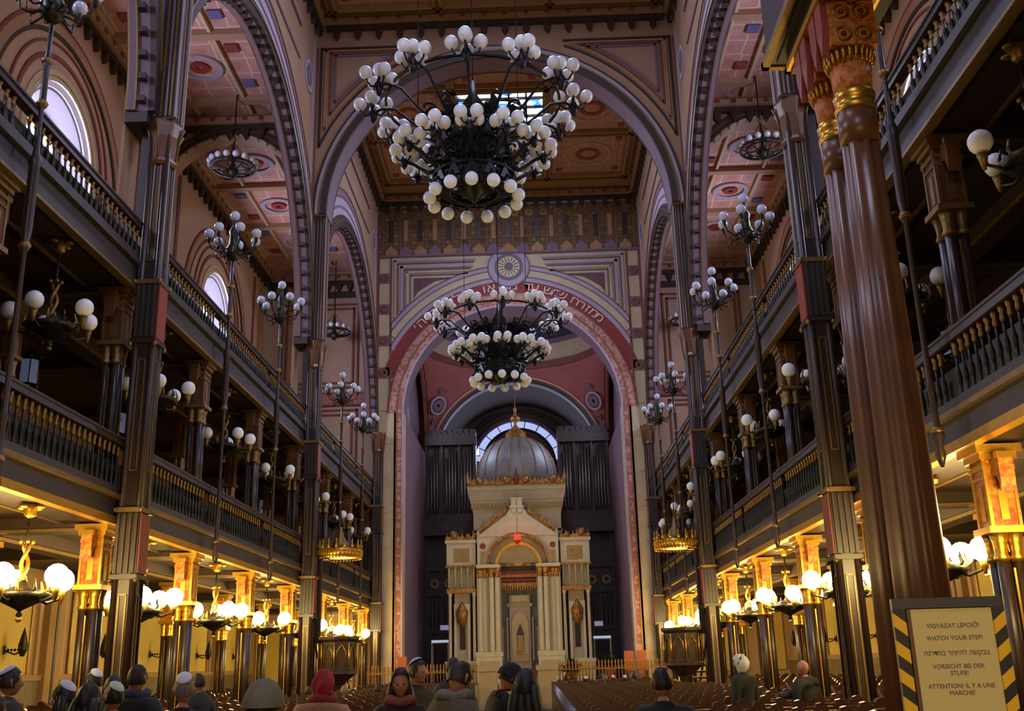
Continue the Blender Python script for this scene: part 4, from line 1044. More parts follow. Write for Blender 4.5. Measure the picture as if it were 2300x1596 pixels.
lamp = empty('eternal_light', (.0, 49.1, 7.35), label='small red glowing lamp hanging at the top of the ark arch', cat='lamp')
b = MB(); b.cyl(0, 0, .2, 1.1, .012, M_BLACK, 5); b.lathe(0, 0, [(.02, -.2), (.12, -.08), (.14, .0)], M_ARKG, 10); b.build('holder', lamp)
b = MB(); b.ball((0, 0, .1), .16, mat('red_lamp_glass', 'ff2020', .3, emit=5., ecol='ff1a10'), 12, 8); b.build('shade', lamp)
area('ark_warm_fill', (0, 45.6, 3.2), (0, 1, .12), 2.5, 1.2, 10, (1, .75, .4))  # added warm fill on the ark front, not from a modelled lamp

# organ, screens, cabinets
for q in (-1, 1):
    r = empty('organ_case', (q*3.62, 55.05, 9.02), label='dark organ case with tall pipes on the %s of the ark dome' % SD[q], cat='organ', group='organ cases')
    r.scale = (1, 1, .92)
    b = MB(); b.box(-1.35, 1.35, 0, 1.3, 0, 5.6, M_DARKW)
    for x in (-1.35, -.5, .45, 1.3): b.box(x-.06, x+.06, -.2, 0, 0, 5.3, M_DARKW)
    b.box(-1.42, 1.42, -.3, 0, 0, .5, M_DARKW); b.box(-1.42, 1.42, -.3, 0, 4.6, 5.1, M_DARKW); cresting(b, FRONT, -1.35, 1.35, 5.1, -.1, .5, M_DARKW, .3); b.build('case', r)
    pm = mat('dull_tin_pipe', '6a6258', .4, .8)
    for i in range(16):
        x = -1.25+i*2.5/15
        if min(abs(x+.5), abs(x-.45)) < .1: continue
        b = MB(); h = 3.3-.6*math.cos(i*1.2); b.lathe(x, -.1, [(.015, .5), (.055, .85), (.06, .9), (.06, .9+h)], pm, 8); b.build('pipe', r)
    r = empty('carved_screen', (q*3.4, 54.9, .9), label='dark carved wooden screen on the %s of the ark' % SD[q], cat='screen', group='carved wooden screens')
    b = MB(); b.box(-1.6, 1.6, 0, .2, 0, 8.0, M_DARKW)
    for z in (.1, 2.4, 4.3, 5.6, 7.6): b.box(-1.6, 1.6, -.12, 0, z, z+.2, M_DARKW)
    for x in (-1.5, -.75, 0, .75, 1.5): b.box(x-.07, x+.07, -.1, 0, 0, 7.8, M_DARKW)
    for x in (-1.12, -.37, .38, 1.13):
        b.ring(FRONT, x, 4.95, .12, .24, 0, -.06, M_GOLDD, n=16)
        for k in range(3): b.tube([(x-.2+k*.2, -.04, 2.7), (x-.2+k*.2, -.04, 4.1)], .03, M_BROWN, 5)
    b.build('panel', r)
    b = MB(); b.box(-1.6, 1.6, -.6, .1, 7.9, 8.1, M_DARKW); b.box(-1.6, 1.6, -.65, -.55, 7.4, 8.1, M_DARKW); b.build('loft_front', r)
    r = empty('display_case', (q*4.0, 52.4, .9), label='white framed glass display case with a bright top, %s of the ark' % SD[q], cat='display case', group='display cases beside the ark')
    b = MB()
    for x in (-.4, .4):
        for y in (-.2, .2): b.box(x-.03, x+.03, y-.03, y+.03, 0, 1.9, M_WHITEM)
    b.box(-.45, .45, -.25, .25, .5, .56, M_WHITEM); b.box(-.45, .45, -.25, .25, 1.86, 1.9, M_WHITEM); b.build('frame', r)
    b = MB(); b.box(-.42, .42, -.24, .24, 1.9, 2.02, mat('glowing_case_top', 'd8e8ff', .4, emit=.5, ecol='c8dcff')); b.build('case_top', r)  # white case top brightened by emission, no lamp inside
    r = MB(); r.box(-.22, .22, -.02, .02, -.12, .12, mat('pale_notice', 'b8b4c8', .5, emit=.3, ecol='c0c0e0')); o = r.build('notice_panel', loc=(q*4.0, 54.72, 3.6)); tag(o, 'small pale notice on the dark screen %s of the ark' % SD[q], 'notice', 'notices on the screens')  # slight emission put into the notice to brighten it; it is no lamp

# chancel fence, steps, posts
for q in (-1, 1):
    r = empty('chancel_fence', (0, 43.0, .9), label='gilded spiked fence edging the platform on the %s' % SD[q], cat='fence', group='platform fences')
    b = MB(); x0, x1 = sorted((q*1.6, q*6.1)); b.box(x0, x1, -.05, .05, 0, .08, M_GOLDD); b.box(x0, x1, -.03, .03, .5, .56, M_GOLDD)
    b.build('rail', r)
    pk = MB(); pk.lathe(0, 0, [(.022, .05), (.022, .55), (.05, .62), (.02, .68), (.04, .74), (0, .88)], M_ARKG, 6); po = pk.build('picket'); pm = po.data; bpy.data.objects.remove(po)
    for i in range(34): put(pm, 'picket', r, (x0+.07+i*(x1-x0-.14)/33, 0, 0))
    b = MB(); b.box(-.35, .35, -.35, .35, 0, .95, M_CREAM); b.box(-.42, .42, -.42, .42, .95, 1.08, M_CREAM); b.box(-.45, .45, -.45, .45, 0, .15, M_CREAM)
    o = b.build('stone_post', loc=(q*1.15, 42.0, .0)); o.scale = (1, 1, 1.5); tag(o, 'cream stone post flanking the platform steps on the %s' % SD[q], 'post', 'stone posts at the steps')
b = MB()
for i in range(5): b.box(-.75, .75, 41.1+i*.3, 42.6, 0, .18*(i+1), M_CREAM)
tag(b.build('platform_steps'), 'cream stone steps rising to the platform in the middle', 'steps')
M_LEAF = mat('dark_green_leaf', '1e2a16', .5, var=.4, vscale=10)
def plant(x, y, z, sc, label):
    r = empty('potted_plant', (x, y, z), label=label, cat='plant'); r.scale = (sc, sc, sc)
    b = MB(); b.lathe(0, 0, [(.14, 0), (.2, .3), (.22, .34), (.18, .34), (.16, .3)], M_REDP, 12); b.build('pot', r)
    b = MB(); rr = random.Random(int(x*10))
    for i in range(90):
        a, t = rr.uniform(0, 2*PI), rr.uniform(-.2, 1.4); L = rr.uniform(.25, .5); p = Vector((0, 0, .32)); d = Vector((math.cos(a)*math.cos(t), math.sin(a)*math.cos(t), math.sin(t)*.9+.15))
        q = p+d*L; w = d.cross(Vector((0, 0, 1))).normalized()*.05; m_ = p+d*L*.6
        b.add([p, m_+w, q, m_-w, m_+Vector((0, 0, .03))], [(0, 1, 4), (1, 2, 4), (2, 3, 4), (3, 0, 4)], M_LEAF)
    b.build('foliage', r)
plant(2.2, 44.2, .9, 1.3, 'dark bushy potted plant before the ark, right of the steps'); plant(3.7, 44.6, .9, 1.5, 'larger dark green potted plant near the right jamb of the chancel arch')
for x, lab in ((4.62, 'orange brown chair back standing beside the larger plant'), (5.15, 'orange brown chair against the right jamb of the chancel arch'), (-4.9, 'orange brown chair against the left jamb of the chancel arch')):
    r = empty('platform_chair', (x, 44.5, .9), label=lab, cat='chair', group='orange chairs on the platform')
    mo = mat('orange_leather', '9a4a24', .5)
    b = MB(); b.box(-.2, .2, -.18, .2, .4, .48, mo); b.build('seat', r); b = MB(); b.box(-.2, .2, .16, .2, .5, 1.2, mo); b.build('backrest', r)
    for sx in (-1, 1):
        for sy in (-1, 1): b = MB(); b.box(sx*.18-.02, sx*.18+.02, sy*.16-.02, sy*.16+.02, 0, .4, M_DARKW); b.build('leg', r)

# wall sconces on the yellow panels
def sconce():
    r = empty('wall_sconce', (0, 0, 2.3))
    b = MB(); b.lathe(0, 0, [(.05, -.25), (.11, -.1), (.12, .0), (.07, .2), (.0, .42)], M_BLACKG, 6, False); b.build('lantern', r)
    b = MB(); b.tube([(0, 0, -.12), (.18, 0, -.2), (.4, 0, -.12)], .02, M_BLACKG, 5); b.box(.38, .42, -.05, .05, -.2, .0, M_BLACKG)
    for k in range(4): b.ball((.1+k*.08, 0, -.1), .035, M_BLACKG, 6, 4)
    b.build('bracket', r); return r
proto = sconce(); first = True
for s in (-1, 1):
    for i in range(1, len(YS)-1):
        c = proto if first else copy_tree(proto); first = False
        c.location = (s*(XO-.47), (YS[i]+YS[i+1])/2, 2.35); c.rotation_euler = (0, 0, 0 if s > 0 else PI)
        tag(c, 'dark iron lantern bracket on the yellow wall panel, %s aisle, %s bay from the chancel' % (SD[s], ORD[len(YS)-2-i]), 'sconce', 'wall sconces of the aisles')

# ------------------------------------------------------------------ near clustered column carrying the rear gallery
r = empty('clustered_column', (4.27, 9.5, 0), label='tall warm brown clustered column with orange and gold capital behind the striped sign', cat='column')
def shaftcap(dx, dy, b, bc, R_=.175):
    b.lathe(dx, dy, [(R_*1.4, .5), (R_*1.32, 2.5), (R_*1.2, 4.5), (R_*1.02, 6.6)], M_BROWNL, 48, True, flute=.07, nfl=8)
    b.lathe(dx, dy, [(R_*1.12, 6.5), (R_*1.12, 6.9)], M_BROWNL, 24)
    bc.lathe(dx, dy, [(R_*1.15, 6.87), (R_*1.2, 6.91), (R_*1.15, 6.94), (R_*1.02, 6.97), (R_*1.15, 7.0), (R_*1.2, 7.06), (R_*1.1, 7.1)], M_GOLD, 24)
    bc.lathe(dx, dy, [(R_*1.05, 7.08), (R_*1.1, 7.25), (R_*1.2, 7.43)], M_ORANGE, 32, True, flute=.03, nfl=16)
    for i in range(24):
        a = 2*PI*i/24; bc.tube([(dx+R_*1.2*math.cos(a), dy+R_*1.2*math.sin(a), 7.38), (dx+R_*1.38*math.cos(a), dy+R_*1.38*math.sin(a), 7.47), (dx+R_*1.42*math.cos(a), dy+R_*1.42*math.sin(a), 7.53)], .022, M_GOLD, 4)
    h = R_*1.35
    bc.box(dx-h, dx+h, dy-h, dy+h, 7.53, 8.06, M_ORANGE)
    for sx in (-1, 1):
        for sy in (-1, 1):
            for z in (7.66, 7.92): bc.tube([(dx+sx*.1+.075*math.cos(a), dy-h-.004, z+.075*math.sin(a)) for a in [i*PI/8 for i in range(16)]], .014, M_GOLD, 6, closed=True); bc.ball((dx+sx*.1, dy-h, z), .03, M_ARKG, 8, 6)
            bc.ball((dx-h, dy+sx*.1, 7.85+.12*sy), .03, M_ARKG, 8, 6)
    for k in (-1, 1): bc.prism(SIDE, [(dy+k*.12-.1, 8.12), (dy+k*.12+.1, 8.12), (dy+k*.12+.1, 7.75), (dy+k*.12, 7.45), (dy+k*.12-.1, 7.75)], dx-h-.07, dx-h, M_REDP)
b = MB(); bc = MB()
shaftcap(0, -.2, b, bc); shaftcap(.0, .42, b, bc); b.build('shaft', r); bc.build('capital', r)
b = MB(); b.box(-.28, .28, -.48, .9, 8.04, 8.12, M_BROWNL)
for (x0, x1, y0, y1) in ((-.33, .33, -.53, -.47), (-.33, .33, .89, .95), (-.33, -.27, -.5, .95), (.27, .33, -.5, .95)): b.box(x0, x1, y0, y1, 8.07, 8.15, M_GOLD)
b.lathe(0, -.53, [(.05, 7.98), (.09, 8.1), (.05, 8.2)], M_GOLD, 8); b.box(-.3, .3, -.5, .92, 8.12, 8.36, M_BROWN)
b.build('abacus', r)
b = MB(); b.box(-.42, .42, -.68, 1.1, 0, .3, M_BROWN); b.box(-.36, .36, -.6, 1.02, .3, .5, M_BROWNL); b.build('base', r)
b = MB(); b.box(3.82, 4.9, Y0, 10.72, 8.35, 9.3, M_BROWN); b.box(3.76, 3.84, Y0, 10.78, 8.33, 8.42, M_GOLDD); b.box(3.76, 4.96, 10.7, 10.78, 8.33, 8.42, M_GOLDD); b.box(3.9, 4.82, Y0, 10.6, 8.32, 8.35, M_DKM); struct(b, 'trim_3')

# ------------------------------------------------------------------ warning sign on its stand
r = empty('warning_sign', (2.035, 3.0, 0), rz=-.03, label='warning sign in a yellow and black striped frame on a stand, beside the near column', cat='sign')
M_PAPER = mat('cream_paper', 'c8bf88', .7); M_TAPE = stripes('yellow_black_tape', 'e0b414', '15151f', 13.5, .5, 'Z', .8); M_TAPE2 = stripes('yellow_black_tape_mirrored', 'e0b414', '15151f', 13.5, .5, 'Z', -.8)
W2, H0, H1 = .15, 1.16, 1.755
b = MB(); b.box(-W2, W2, 0, .02, H0, H1, M_BLACK); b.box(-W2-.004, W2+.004, -.012, 0, H1-.028, H1, mat('dark_blue_tape', '20243a', .4)); b.box(-W2+.034, -W2+.045, -.01, 0, H0, H1-.03, mat('wood_edge', '5a4020', .5)); b.build('board', r)
b = MB(); b.box(-W2+.045, W2-.03, -.006, 0, H0+.02, H1-.03, M_PAPER); b.build('notice', r)
for q, m in ((-1, M_TAPE), (1, M_TAPE2)):
    b = MB(); x0, x1 = sorted((q*(W2-.03), q*(W2+.004))); b.box(x0, x1, -.012, 0, H0, H1-.028, m); b.build('striped_tape', r)
M_INK = mat('grey_violet_ink', '6a6478', .7)
for txt, z, sz in (('VIGYÁZAT LÉPCSŐ!', 1.678, .0165), ('WATCH YOUR STEP!', 1.645, .0165), ('הגרדמב רהזיהל השקבב', 1.605, .0185), ('VORSICHT BEI DER', 1.569, .0165), ('STUFE!', 1.551, .0165), ('ATTENTION! IL Y A UNE', 1.517, .0165), ('MARCHE!', 1.499, .0165)):
    me = text_mesh(txt, sz, M_INK, .0006); o = bpy.data.objects.new('lettering', me); COL.objects.link(o); o.parent = r; o.location = (.008, -.0075, z); o.rotation_euler = (PI/2, 0, 0)
b = MB(); b.cyl(0, .035, .05, 1.7, .018, M_BLACK, 10); b.build('pole', r)
b = MB(); b.lathe(0, .035, [(.2, 0), (.2, .03), (.05, .06), (.03, .1)], M_BLACK, 20); b.build('base', r)

# ------------------------------------------------------------------ pews
def pew(L, n):
    r = empty('pew', (0, 0, 0), PI)
    b = MB(); b.box(0, L, -.42, -.05, .42, .47, M_WOOD); b.build('seat', r)
    b = MB(); b.box(0, L, -.03, .02, .1, .98, M_WOOD); b.box(0, L, -.05, .04, .92, 1.0, M_WOOD); b.build('backrest', r)
    b = MB(); b.add([(0, .02, .93), (L, .02, .93), (L, .34, .85), (0, .34, .85), (0, .02, .90), (L, .02, .90), (L, .34, .82), (0, .34, .82)], [(0, 1, 2, 3), (4, 7, 6, 5), (0, 4, 5, 1), (1, 5, 6, 2), (2, 6, 7, 3), (3, 7, 4, 0)], M_WOOD)
    b.box(0, L, .3, .34, .6, .84, M_WOOD); b.build('book_shelf', r)
    for x in (0, L-.06):
        b = MB(); b.prism(SIDE, [(-.45, 0), (.36, 0), (.36, .84), (.06, 1.02), (-.06, 1.02), (-.1, .7), (-.45, .6)], x, x+.06, M_WOODE); b.build('end_panel', r)
    pm = MB(); pm.prism(FRONT, [(-.08, .95), (.08, .95), (.08, 1.03), (.055, 1.075), (0, 1.09), (-.055, 1.075), (-.08, 1.03)], -.05, .05, M_WOOD); po = pm.build('headrest'); me = po.data; bpy.data.objects.remove(po)
    for i in range(n): put(me, 'headrest', r, (.3+i*(L-.6)/(n-1), 0, 0))
    return r
PEWY = [9.9+1.06*i for i in range(30)]
NUMW = ['one', 'two', 'three', 'four', 'five', 'six', 'seven', 'eight', 'nine', 'ten', 'eleven', 'twelve', 'thirteen', 'fourteen', 'fifteen', 'sixteen', 'seventeen', 'eighteen', 'nineteen', 'twenty', 'twenty one', 'twenty two', 'twenty three', 'twenty four', 'twenty five', 'twenty six', 'twenty seven', 'twenty eight', 'twenty nine', 'thirty']
blocks = (('right nave', 1.3, 4.3, 8, 0), ('left nave', -5.6, 4.0, 8, 5), ('right aisle', 7.2, 3.8, 7, 0), ('left aisle', -11.0, 3.8, 7, 2))
for bn, x0, L, n, i0 in blocks:
    proto = pew(L, n); first = True; short = None
    for i, y in enumerate(PEWY):
        if i < i0: continue
        xr = x0+L
        if 'nave' in bn and 30.2 < y < 35.5:
            Ls = L-1.0
            c = copy_tree(short) if short else pew(Ls, 6); short = short or c
            xr = x0+Ls if x0 > 0 else x0+L
        else: c = proto if first else copy_tree(proto); first = False
        c.location = (xr, y, 0)
        tag(c, 'polished brown pew, %s block, row %s from the platform' % (bn, NUMW[len(PEWY)-1-i]), 'pew', 'pews of the %s block' % bn)

# ------------------------------------------------------------------ people
SKIN = mat('skin', 'b07a5c', .55, var=.08, vscale=20); SKIN2 = mat('warm_skin', 'b8734e', .55); EYE = mat('dark_eye', '181210', .3); LIP = mat('lips', '9a5048', .5)
HAIRS = {'dark': mat('dark_hair', '17120f', .6, var=.4, vscale=40), 'brown': mat('brown_hair', '33241a', .6, var=.4, vscale=40), 'grey': mat('grey_hair', '75706a', .6, var=.3, vscale=40)}
def skin_obj(name, nodes, edges, mat_, parent, sub=1, root=0):
    me = bpy.data.meshes.new(name); me.from_pydata([n[0] for n in nodes], edges, []); o = bpy.data.objects.new(name, me); COL.objects.link(o)
    md = o.modifiers.new('skin', 'SKIN'); md.use_smooth_shade = True
    for i, n in enumerate(nodes):
        sv = me.skin_vertices[0].data[i]; rr = n[1]; sv.radius = (rr, rr) if not isinstance(rr, tuple) else rr; sv.use_root = (i == root)
    if sub: ms = o.modifiers.new('sub', 'SUBSURF'); ms.levels = sub; ms.render_levels = sub
    dg = bpy.context.evaluated_depsgraph_get(); m2 = bpy.data.meshes.new_from_object(o.evaluated_get(dg))
    bpy.data.objects.remove(o); bpy.data.meshes.remove(me); m2.name = name
    m2.materials.clear(); m2.materials.append(mat_)
    o = bpy.data.objects.new(name, m2); COL.objects.link(o); o.parent = parent
    for p in m2.polygons: p.use_smooth = True
    return o
def head_point(th, ph, grow=0.):
    """th: azimuth from the face (0 = forward +y), ph: elevation; returns point of the head surface"""
    c, s_ = math.cos(ph), math.sin(ph)
    x, y, z = math.sin(th)*c, math.cos(th)*c, s_
    rx, ry, rz = .077, .098, .118
    if z < 0: rx *= 1-.32*(-z)**1.2; ry *= 1-.12*(-z)
    px, py, pz = x*rx, y*ry, z*rz
    if y > 0:
        f = max(0, y)
        nose = math.exp(-((x/.13)**2)-((z+.12)/.2)**2)*.026*f**3
        if z < -.28: nose *= .4
        brow = math.exp(-((z-.16)/.12)**2)*.006*f**2
        sock = (math.exp(-(((abs(x)-.34)/.16)**2)-((z-.02)/.12)**2))*.011*f
        lips = math.exp(-((x/.22)**2)-((z+.47)/.07)**2)*.006*f
        mline = math.exp(-((x/.2)**2)-((z+.47)/.02)**2)*.004*f
        chin = math.exp(-((x/.25)**2)-((z+.78)/.14)**2)*.012*f
        cheek = math.exp(-(((abs(x)-.42)/.2)**2)-((z+.25)/.2)**2)*.004*f
        py += nose+brow-sock+lips-mline+chin+cheek
    k = 1+grow/.09
    return (px*k, py*k, pz*k)
def head_mesh(b, m, C_, R_):
    n, k = 32, 26; V = []; F = []
    for j in range(k+1):
        ph = -PI/2+PI*j/k
        for i in range(n): V.append(C_+R_ @ Vector(head_point(2*PI*i/n, ph)))
    for j in range(k):
        for i in range(n): F.append((j*n+i, j*n+(i+1) % n, (j+1)*n+(i+1) % n, (j+1)*n+i))
    b.add(V, F, m, True)
    for q in (-1, 1):
        b.M = Matrix.Translation(C_) @ R_.to_4x4()
        b.ball((q*.028, .082, .004), .0105, EYE, 8, 6)
        b.tube([(q*.072, -.005, .022), (q*.086, -.015, .03), (q*.092, -.016, .008), (q*.084, -.006, -.022), (q*.073, .004, -.025)], [.008, .011, .011, .009, .007], m, 6)
        b.M = None
def cap(b, m, C_, R_, grow, test, n=36, k=28):
    V = []; F = []
    for j in range(k+1):
        ph = -PI/2+PI*j/k
        for i in range(n): V.append(C_+R_ @ Vector(head_point(2*PI*i/n, ph, grow(2*PI*i/n, ph))))
    for j in range(k):
        for i in range(n):
            th, ph = 2*PI*(i+.5)/n, -PI/2+PI*(j+.5)/k
            if test(th, ph): F.append((j*n+i, j*n+(i+1) % n, (j+1)*n+(i+1) % n, (j+1)*n+i))
    used = sorted({i for f in F for i in f}); mp = {u: i for i, u in enumerate(used)}
    b.add([V[u] for u in used], [tuple(mp[i] for i in f) for f in F], m, True)
def person(x, y, h, face, coat, label, hair='dark', hat=None, long=False, nod=0., seated=False, skin=SKIN, scarf=None, bag=False, wide=1., turn=0., group='visitors in the synagogue', z=0., arm=None):
    """face: heading in radians, 0 = looking at the chancel (+y)"""
    r = empty('person', (x, y, z), -face, label, 'person', group)
    k = h/1.75; w = wide
    P = lambda a, b_, c: Vector((a*k, b_*k, c*k))
    drop = .42 if seated else 0.
    CM = mat('coat_'+coat, coat, .8, var=.2, vscale=25); TM = mat('trousers_dark', '1a1a22', .8)
    hipz, chz, nkz = .93-drop, 1.3-drop, 1.48-drop
    lean = .05*nod
    if seated: kn, an = P(.11, .42, .50), P(.11, .42, .09)
    else: kn, an = P(.11, .02, .5), P(.11, -.02, .09)
    def mir(v, q): return Vector((v.x*q, v.y, v.z))
    hands = [P(.27, .1, .78-drop) if arm is None else P(*arm), P(.27, .1, .78-drop)]
    # body: torso, neck, legs, arms and hands as one surface
    nodes = [(P(0, 0, hipz), .11*k), (P(0, 0, 1.12-drop), .10*k), (P(0, lean, chz), (.12*k, .09*k)), (P(0, lean, nkz-.05), .06*k), (P(0, lean*1.6+.01, nkz+.04), .052*k)]
    edges = [(0, 1), (1, 2), (2, 3), (3, 4)]
    for qi, q in enumerate((1, -1)):
        o = len(nodes); el = (P(.26, -.02, 1.1-drop)); sh = P(.17*w, lean, 1.36-drop); hd = hands[qi]
        el = (sh+hd)/2+P(.06, -.06, -.02)
        nodes += [(mir(sh, q), .045*k), (mir(el, q), .038*k), (mir(hd, q), .028*k), (mir(hd, q)+P(0, .02, -.07), (.022*k, .035*k))]
        edges += [(2, o), (o, o+1), (o+1, o+2), (o+2, o+3)]
        base = mir(hd, q)+P(0, .02, -.07)
        for fi in range(5):
            fo = len(nodes)
            if fi < 4: d0 = P(-q*.004, .03-.02*fi, -.035); d1 = P(-q*.012, .03-.02*fi, -.07-.006*(1.5-abs(fi-1.5))); rr = .0085*k
            else: d0 = P(-q*.015, .05, -.0); d1 = P(-q*.025, .065, -.025); rr = .010*k
            nodes += [(base+d0, rr), (base+d1, rr*.85)]; edges += [(o+3, fo), (fo, fo+1)]
        o = len(nodes); nodes += [(mir(P(.1, 0, hipz-.08), q), .09*k), (mir(kn, q), .06*k), (mir(an, q), .042*k), (mir(an, q)+P(0, .13, -.045), .038*k)]
        edges += [(0, o), (o, o+1), (o+1, o+2), (o+2, o+3)]
    body = skin_obj('body', nodes, edges, skin, r, 1)
    C_ = P(0, lean*2+.03+.03*nod, 1.605-drop)-Vector((0, 0, .02*nod))
    R_ = Matrix.Rotation(-turn, 3, 'Z') @ Matrix.Rotation(-nod*.6, 3, 'X') @ Matrix.Scale(k, 3)
    hb = MB(); head_mesh(hb, skin, C_, R_); ho = hb.build('head')
    # join head into the body mesh
    me = body.data; bm_v = [tuple(v.co) for v in me.vertices]; bm_f = [tuple(p.vertices) for p in me.polygons]; o = len(bm_v)
    nm = bpy.data.meshes.new('body'); nm.from_pydata(bm_v+[tuple(v.co) for v in ho.data.vertices], [], bm_f+[tuple(i+o for i in p.vertices) for p in ho.data.polygons])
    nm.materials.append(skin); nm.materials.append(EYE)
    mi = [0]*len(bm_f)+[1 if ho.data.materials[p.material_index] == EYE else 0 for p in ho.data.polygons]
    nm.polygons.foreach_set('material_index', mi); nm.polygons.foreach_set('use_smooth', [True]*len(mi)); nm.update(); body.data = nm
    bpy.data.objects.remove(ho)
    # coat
    g = .025
    nodes = [(P(0, 0, 1.1-drop), (.165*k*w, .145*k)), (P(0, lean, chz), (.185*k*w, .15*k)), (P(0, lean, nkz-.07), (.15*k*w, .115*k)), (P(0, lean+.005, nkz+.02), .098*k), (P(0, 0, hipz-.02), (.18*k*w, .16*k))]
    edges = [(0, 1), (1, 2), (2, 3), (0, 4)]
    if not seated: nodes.append((P(0, 0, .66), (.19*k*w, .17*k))); edges.append((4, 5))
    for qi, q in enumerate((1, -1)):
        o = len(nodes); sh = P(.2*w, lean, 1.385-drop); hd = hands[qi]; el = (sh+hd)/2+P(.06, -.06, -.02)
        nodes += [(mir(sh, q), .10*k), (mir(el, q), .075*k), (mir(hd, q)+P(0, 0, .03), .05*k)]; edges += [(1, o), (o, o+1), (o+1, o+2)]
    skin_obj('coat', nodes, edges, CM, r, 1)
    nodes = [(P(0, 0, hipz), .14*k)]; edges = []
    for q in (1, -1):
        o = len(nodes); nodes += [(mir(P(.1, .0, hipz-.08), q), .1*k), (mir(kn, q), .075*k), (mir(an, q)+P(0, 0, .03), .06*k)]; edges += [(0, o), (o, o+1), (o+1, o+2)]
    skin_obj('trousers', nodes, edges, TM, r, 1)
    for q in (1, -1):
        b = MB(); a = mir(an, q); b.tube([a+P(0, -.07, -.05), a+P(0, .02, -.045), a+P(0, .17, -.055)], [.04*k, .045*k, .035*k], M_BLACK, 8); b.build('shoe', r)
    # hair
    hm = HAIRS.get(hair)
    if hm:
        b = MB()
        def tst(th, ph):
            c = math.cos(th); y_ = c*math.cos(ph); z_ = math.sin(ph)
            return (y_ < .42 and z_ > (-.35 if not long else -.75)) and not (y_ > .1 and z_ < .0 and not long) or z_ > .62
        cap(b, hm, C_, R_, lambda th, ph: (.016 if not long else .024)+.004*math.sin(th*7)*math.cos(ph*5), tst)
        if long:
            pts = []
            for dx in (-.06, -.02, .02, .06):
                b.tube([C_+R_ @ Vector((dx, -.05, .02)), C_+R_ @ Vector((dx*1.35, -.085, -.09)), C_+R_ @ Vector((dx*1.7, -.085, -.2)), C_+R_ @ Vector((dx*1.7, -.06, -.30))], [.04*k, .045*k, .042*k, .02*k], hm, 8)
            for q in (-1, 1): b.tube([C_+R_ @ Vector((q*.07, 0, .03)), C_+R_ @ Vector((q*.085, .0, -.08)), C_+R_ @ Vector((q*.08, .0, -.2))], [.025*k, .032*k, .02*k], hm, 8)
        b.build('hair', r)
    if hat:
        kind, hc = hat; b = MB(); HM = mat('hat_'+hc, hc, .85, var=.1, vscale=30)
        if kind == 'kippah':
            V = []; n = 20; ax = Vector((0, -.42, .9)).normalized(); e1 = Vector((1, 0, 0)); e2 = ax.cross(e1)
            for j in range(9):
                t = .72*j/8
                for i in range(n):
                    a = 2*PI*i/n; d = ax*math.cos(t)+(e1*math.cos(a)+e2*math.sin(a))*math.sin(t)
                    V.append(C_+R_ @ Vector(head_point(math.atan2(d.x, d.y), math.asin(max(-1, min(1, d.z))), .034-.006*(j == 8))))
            b.add(V, [(j*n+i, j*n+(i+1) % n, (j+1)*n+(i+1) % n, (j+1)*n+i) for j in range(8) for i in range(n)], HM, True)
        if kind == 'cap': cap(b, HM, C_, R_, lambda th, ph: .034-.012*max(0, math.sin(ph))**2+.004*math.sin(16*th)*(math.sin(ph) < .35), lambda th, ph: math.sin(ph) > .12-.1*(math.cos(th) < 0))
        if kind == 'hood': cap(b, HM, C_, R_, lambda th, ph: .03+.012*math.sin(th*5+ph*4)*math.cos(ph)-.01*max(0, math.sin(ph)), lambda th, ph: math.sin(ph) > .45 or math.cos(th)*math.cos(ph) < .35)
        b.build({'kippah': 'skullcap', 'cap': 'knitted_cap', 'hood': 'headscarf'}[kind], r)
    if scarf:
        b = MB(); SM = mat('scarf_'+scarf, scarf, .9, var=.25, vscale=18); cz = nkz-.01
        b.tube([P(.105*math.cos(a), lean+.02+.1*math.sin(a), cz+.012*math.sin(3*a)) for a in [i*2*PI/16 for i in range(16)]], .045*k, SM, 8, closed=True); b.build('scarf', r)
    if bag:
        b = MB(); b.M = Matrix.Translation(P(.2, -.16, 1.2)); b.prism(FRONT, [(-.09, -.42), (.1, -.42), (.07, -.1), (.01, .1), (-.05, -.05)], -.04, .04, mat('pale_bag', 'a8b0c4', .6)); b.M = None; b.build('bag', r)
    return r
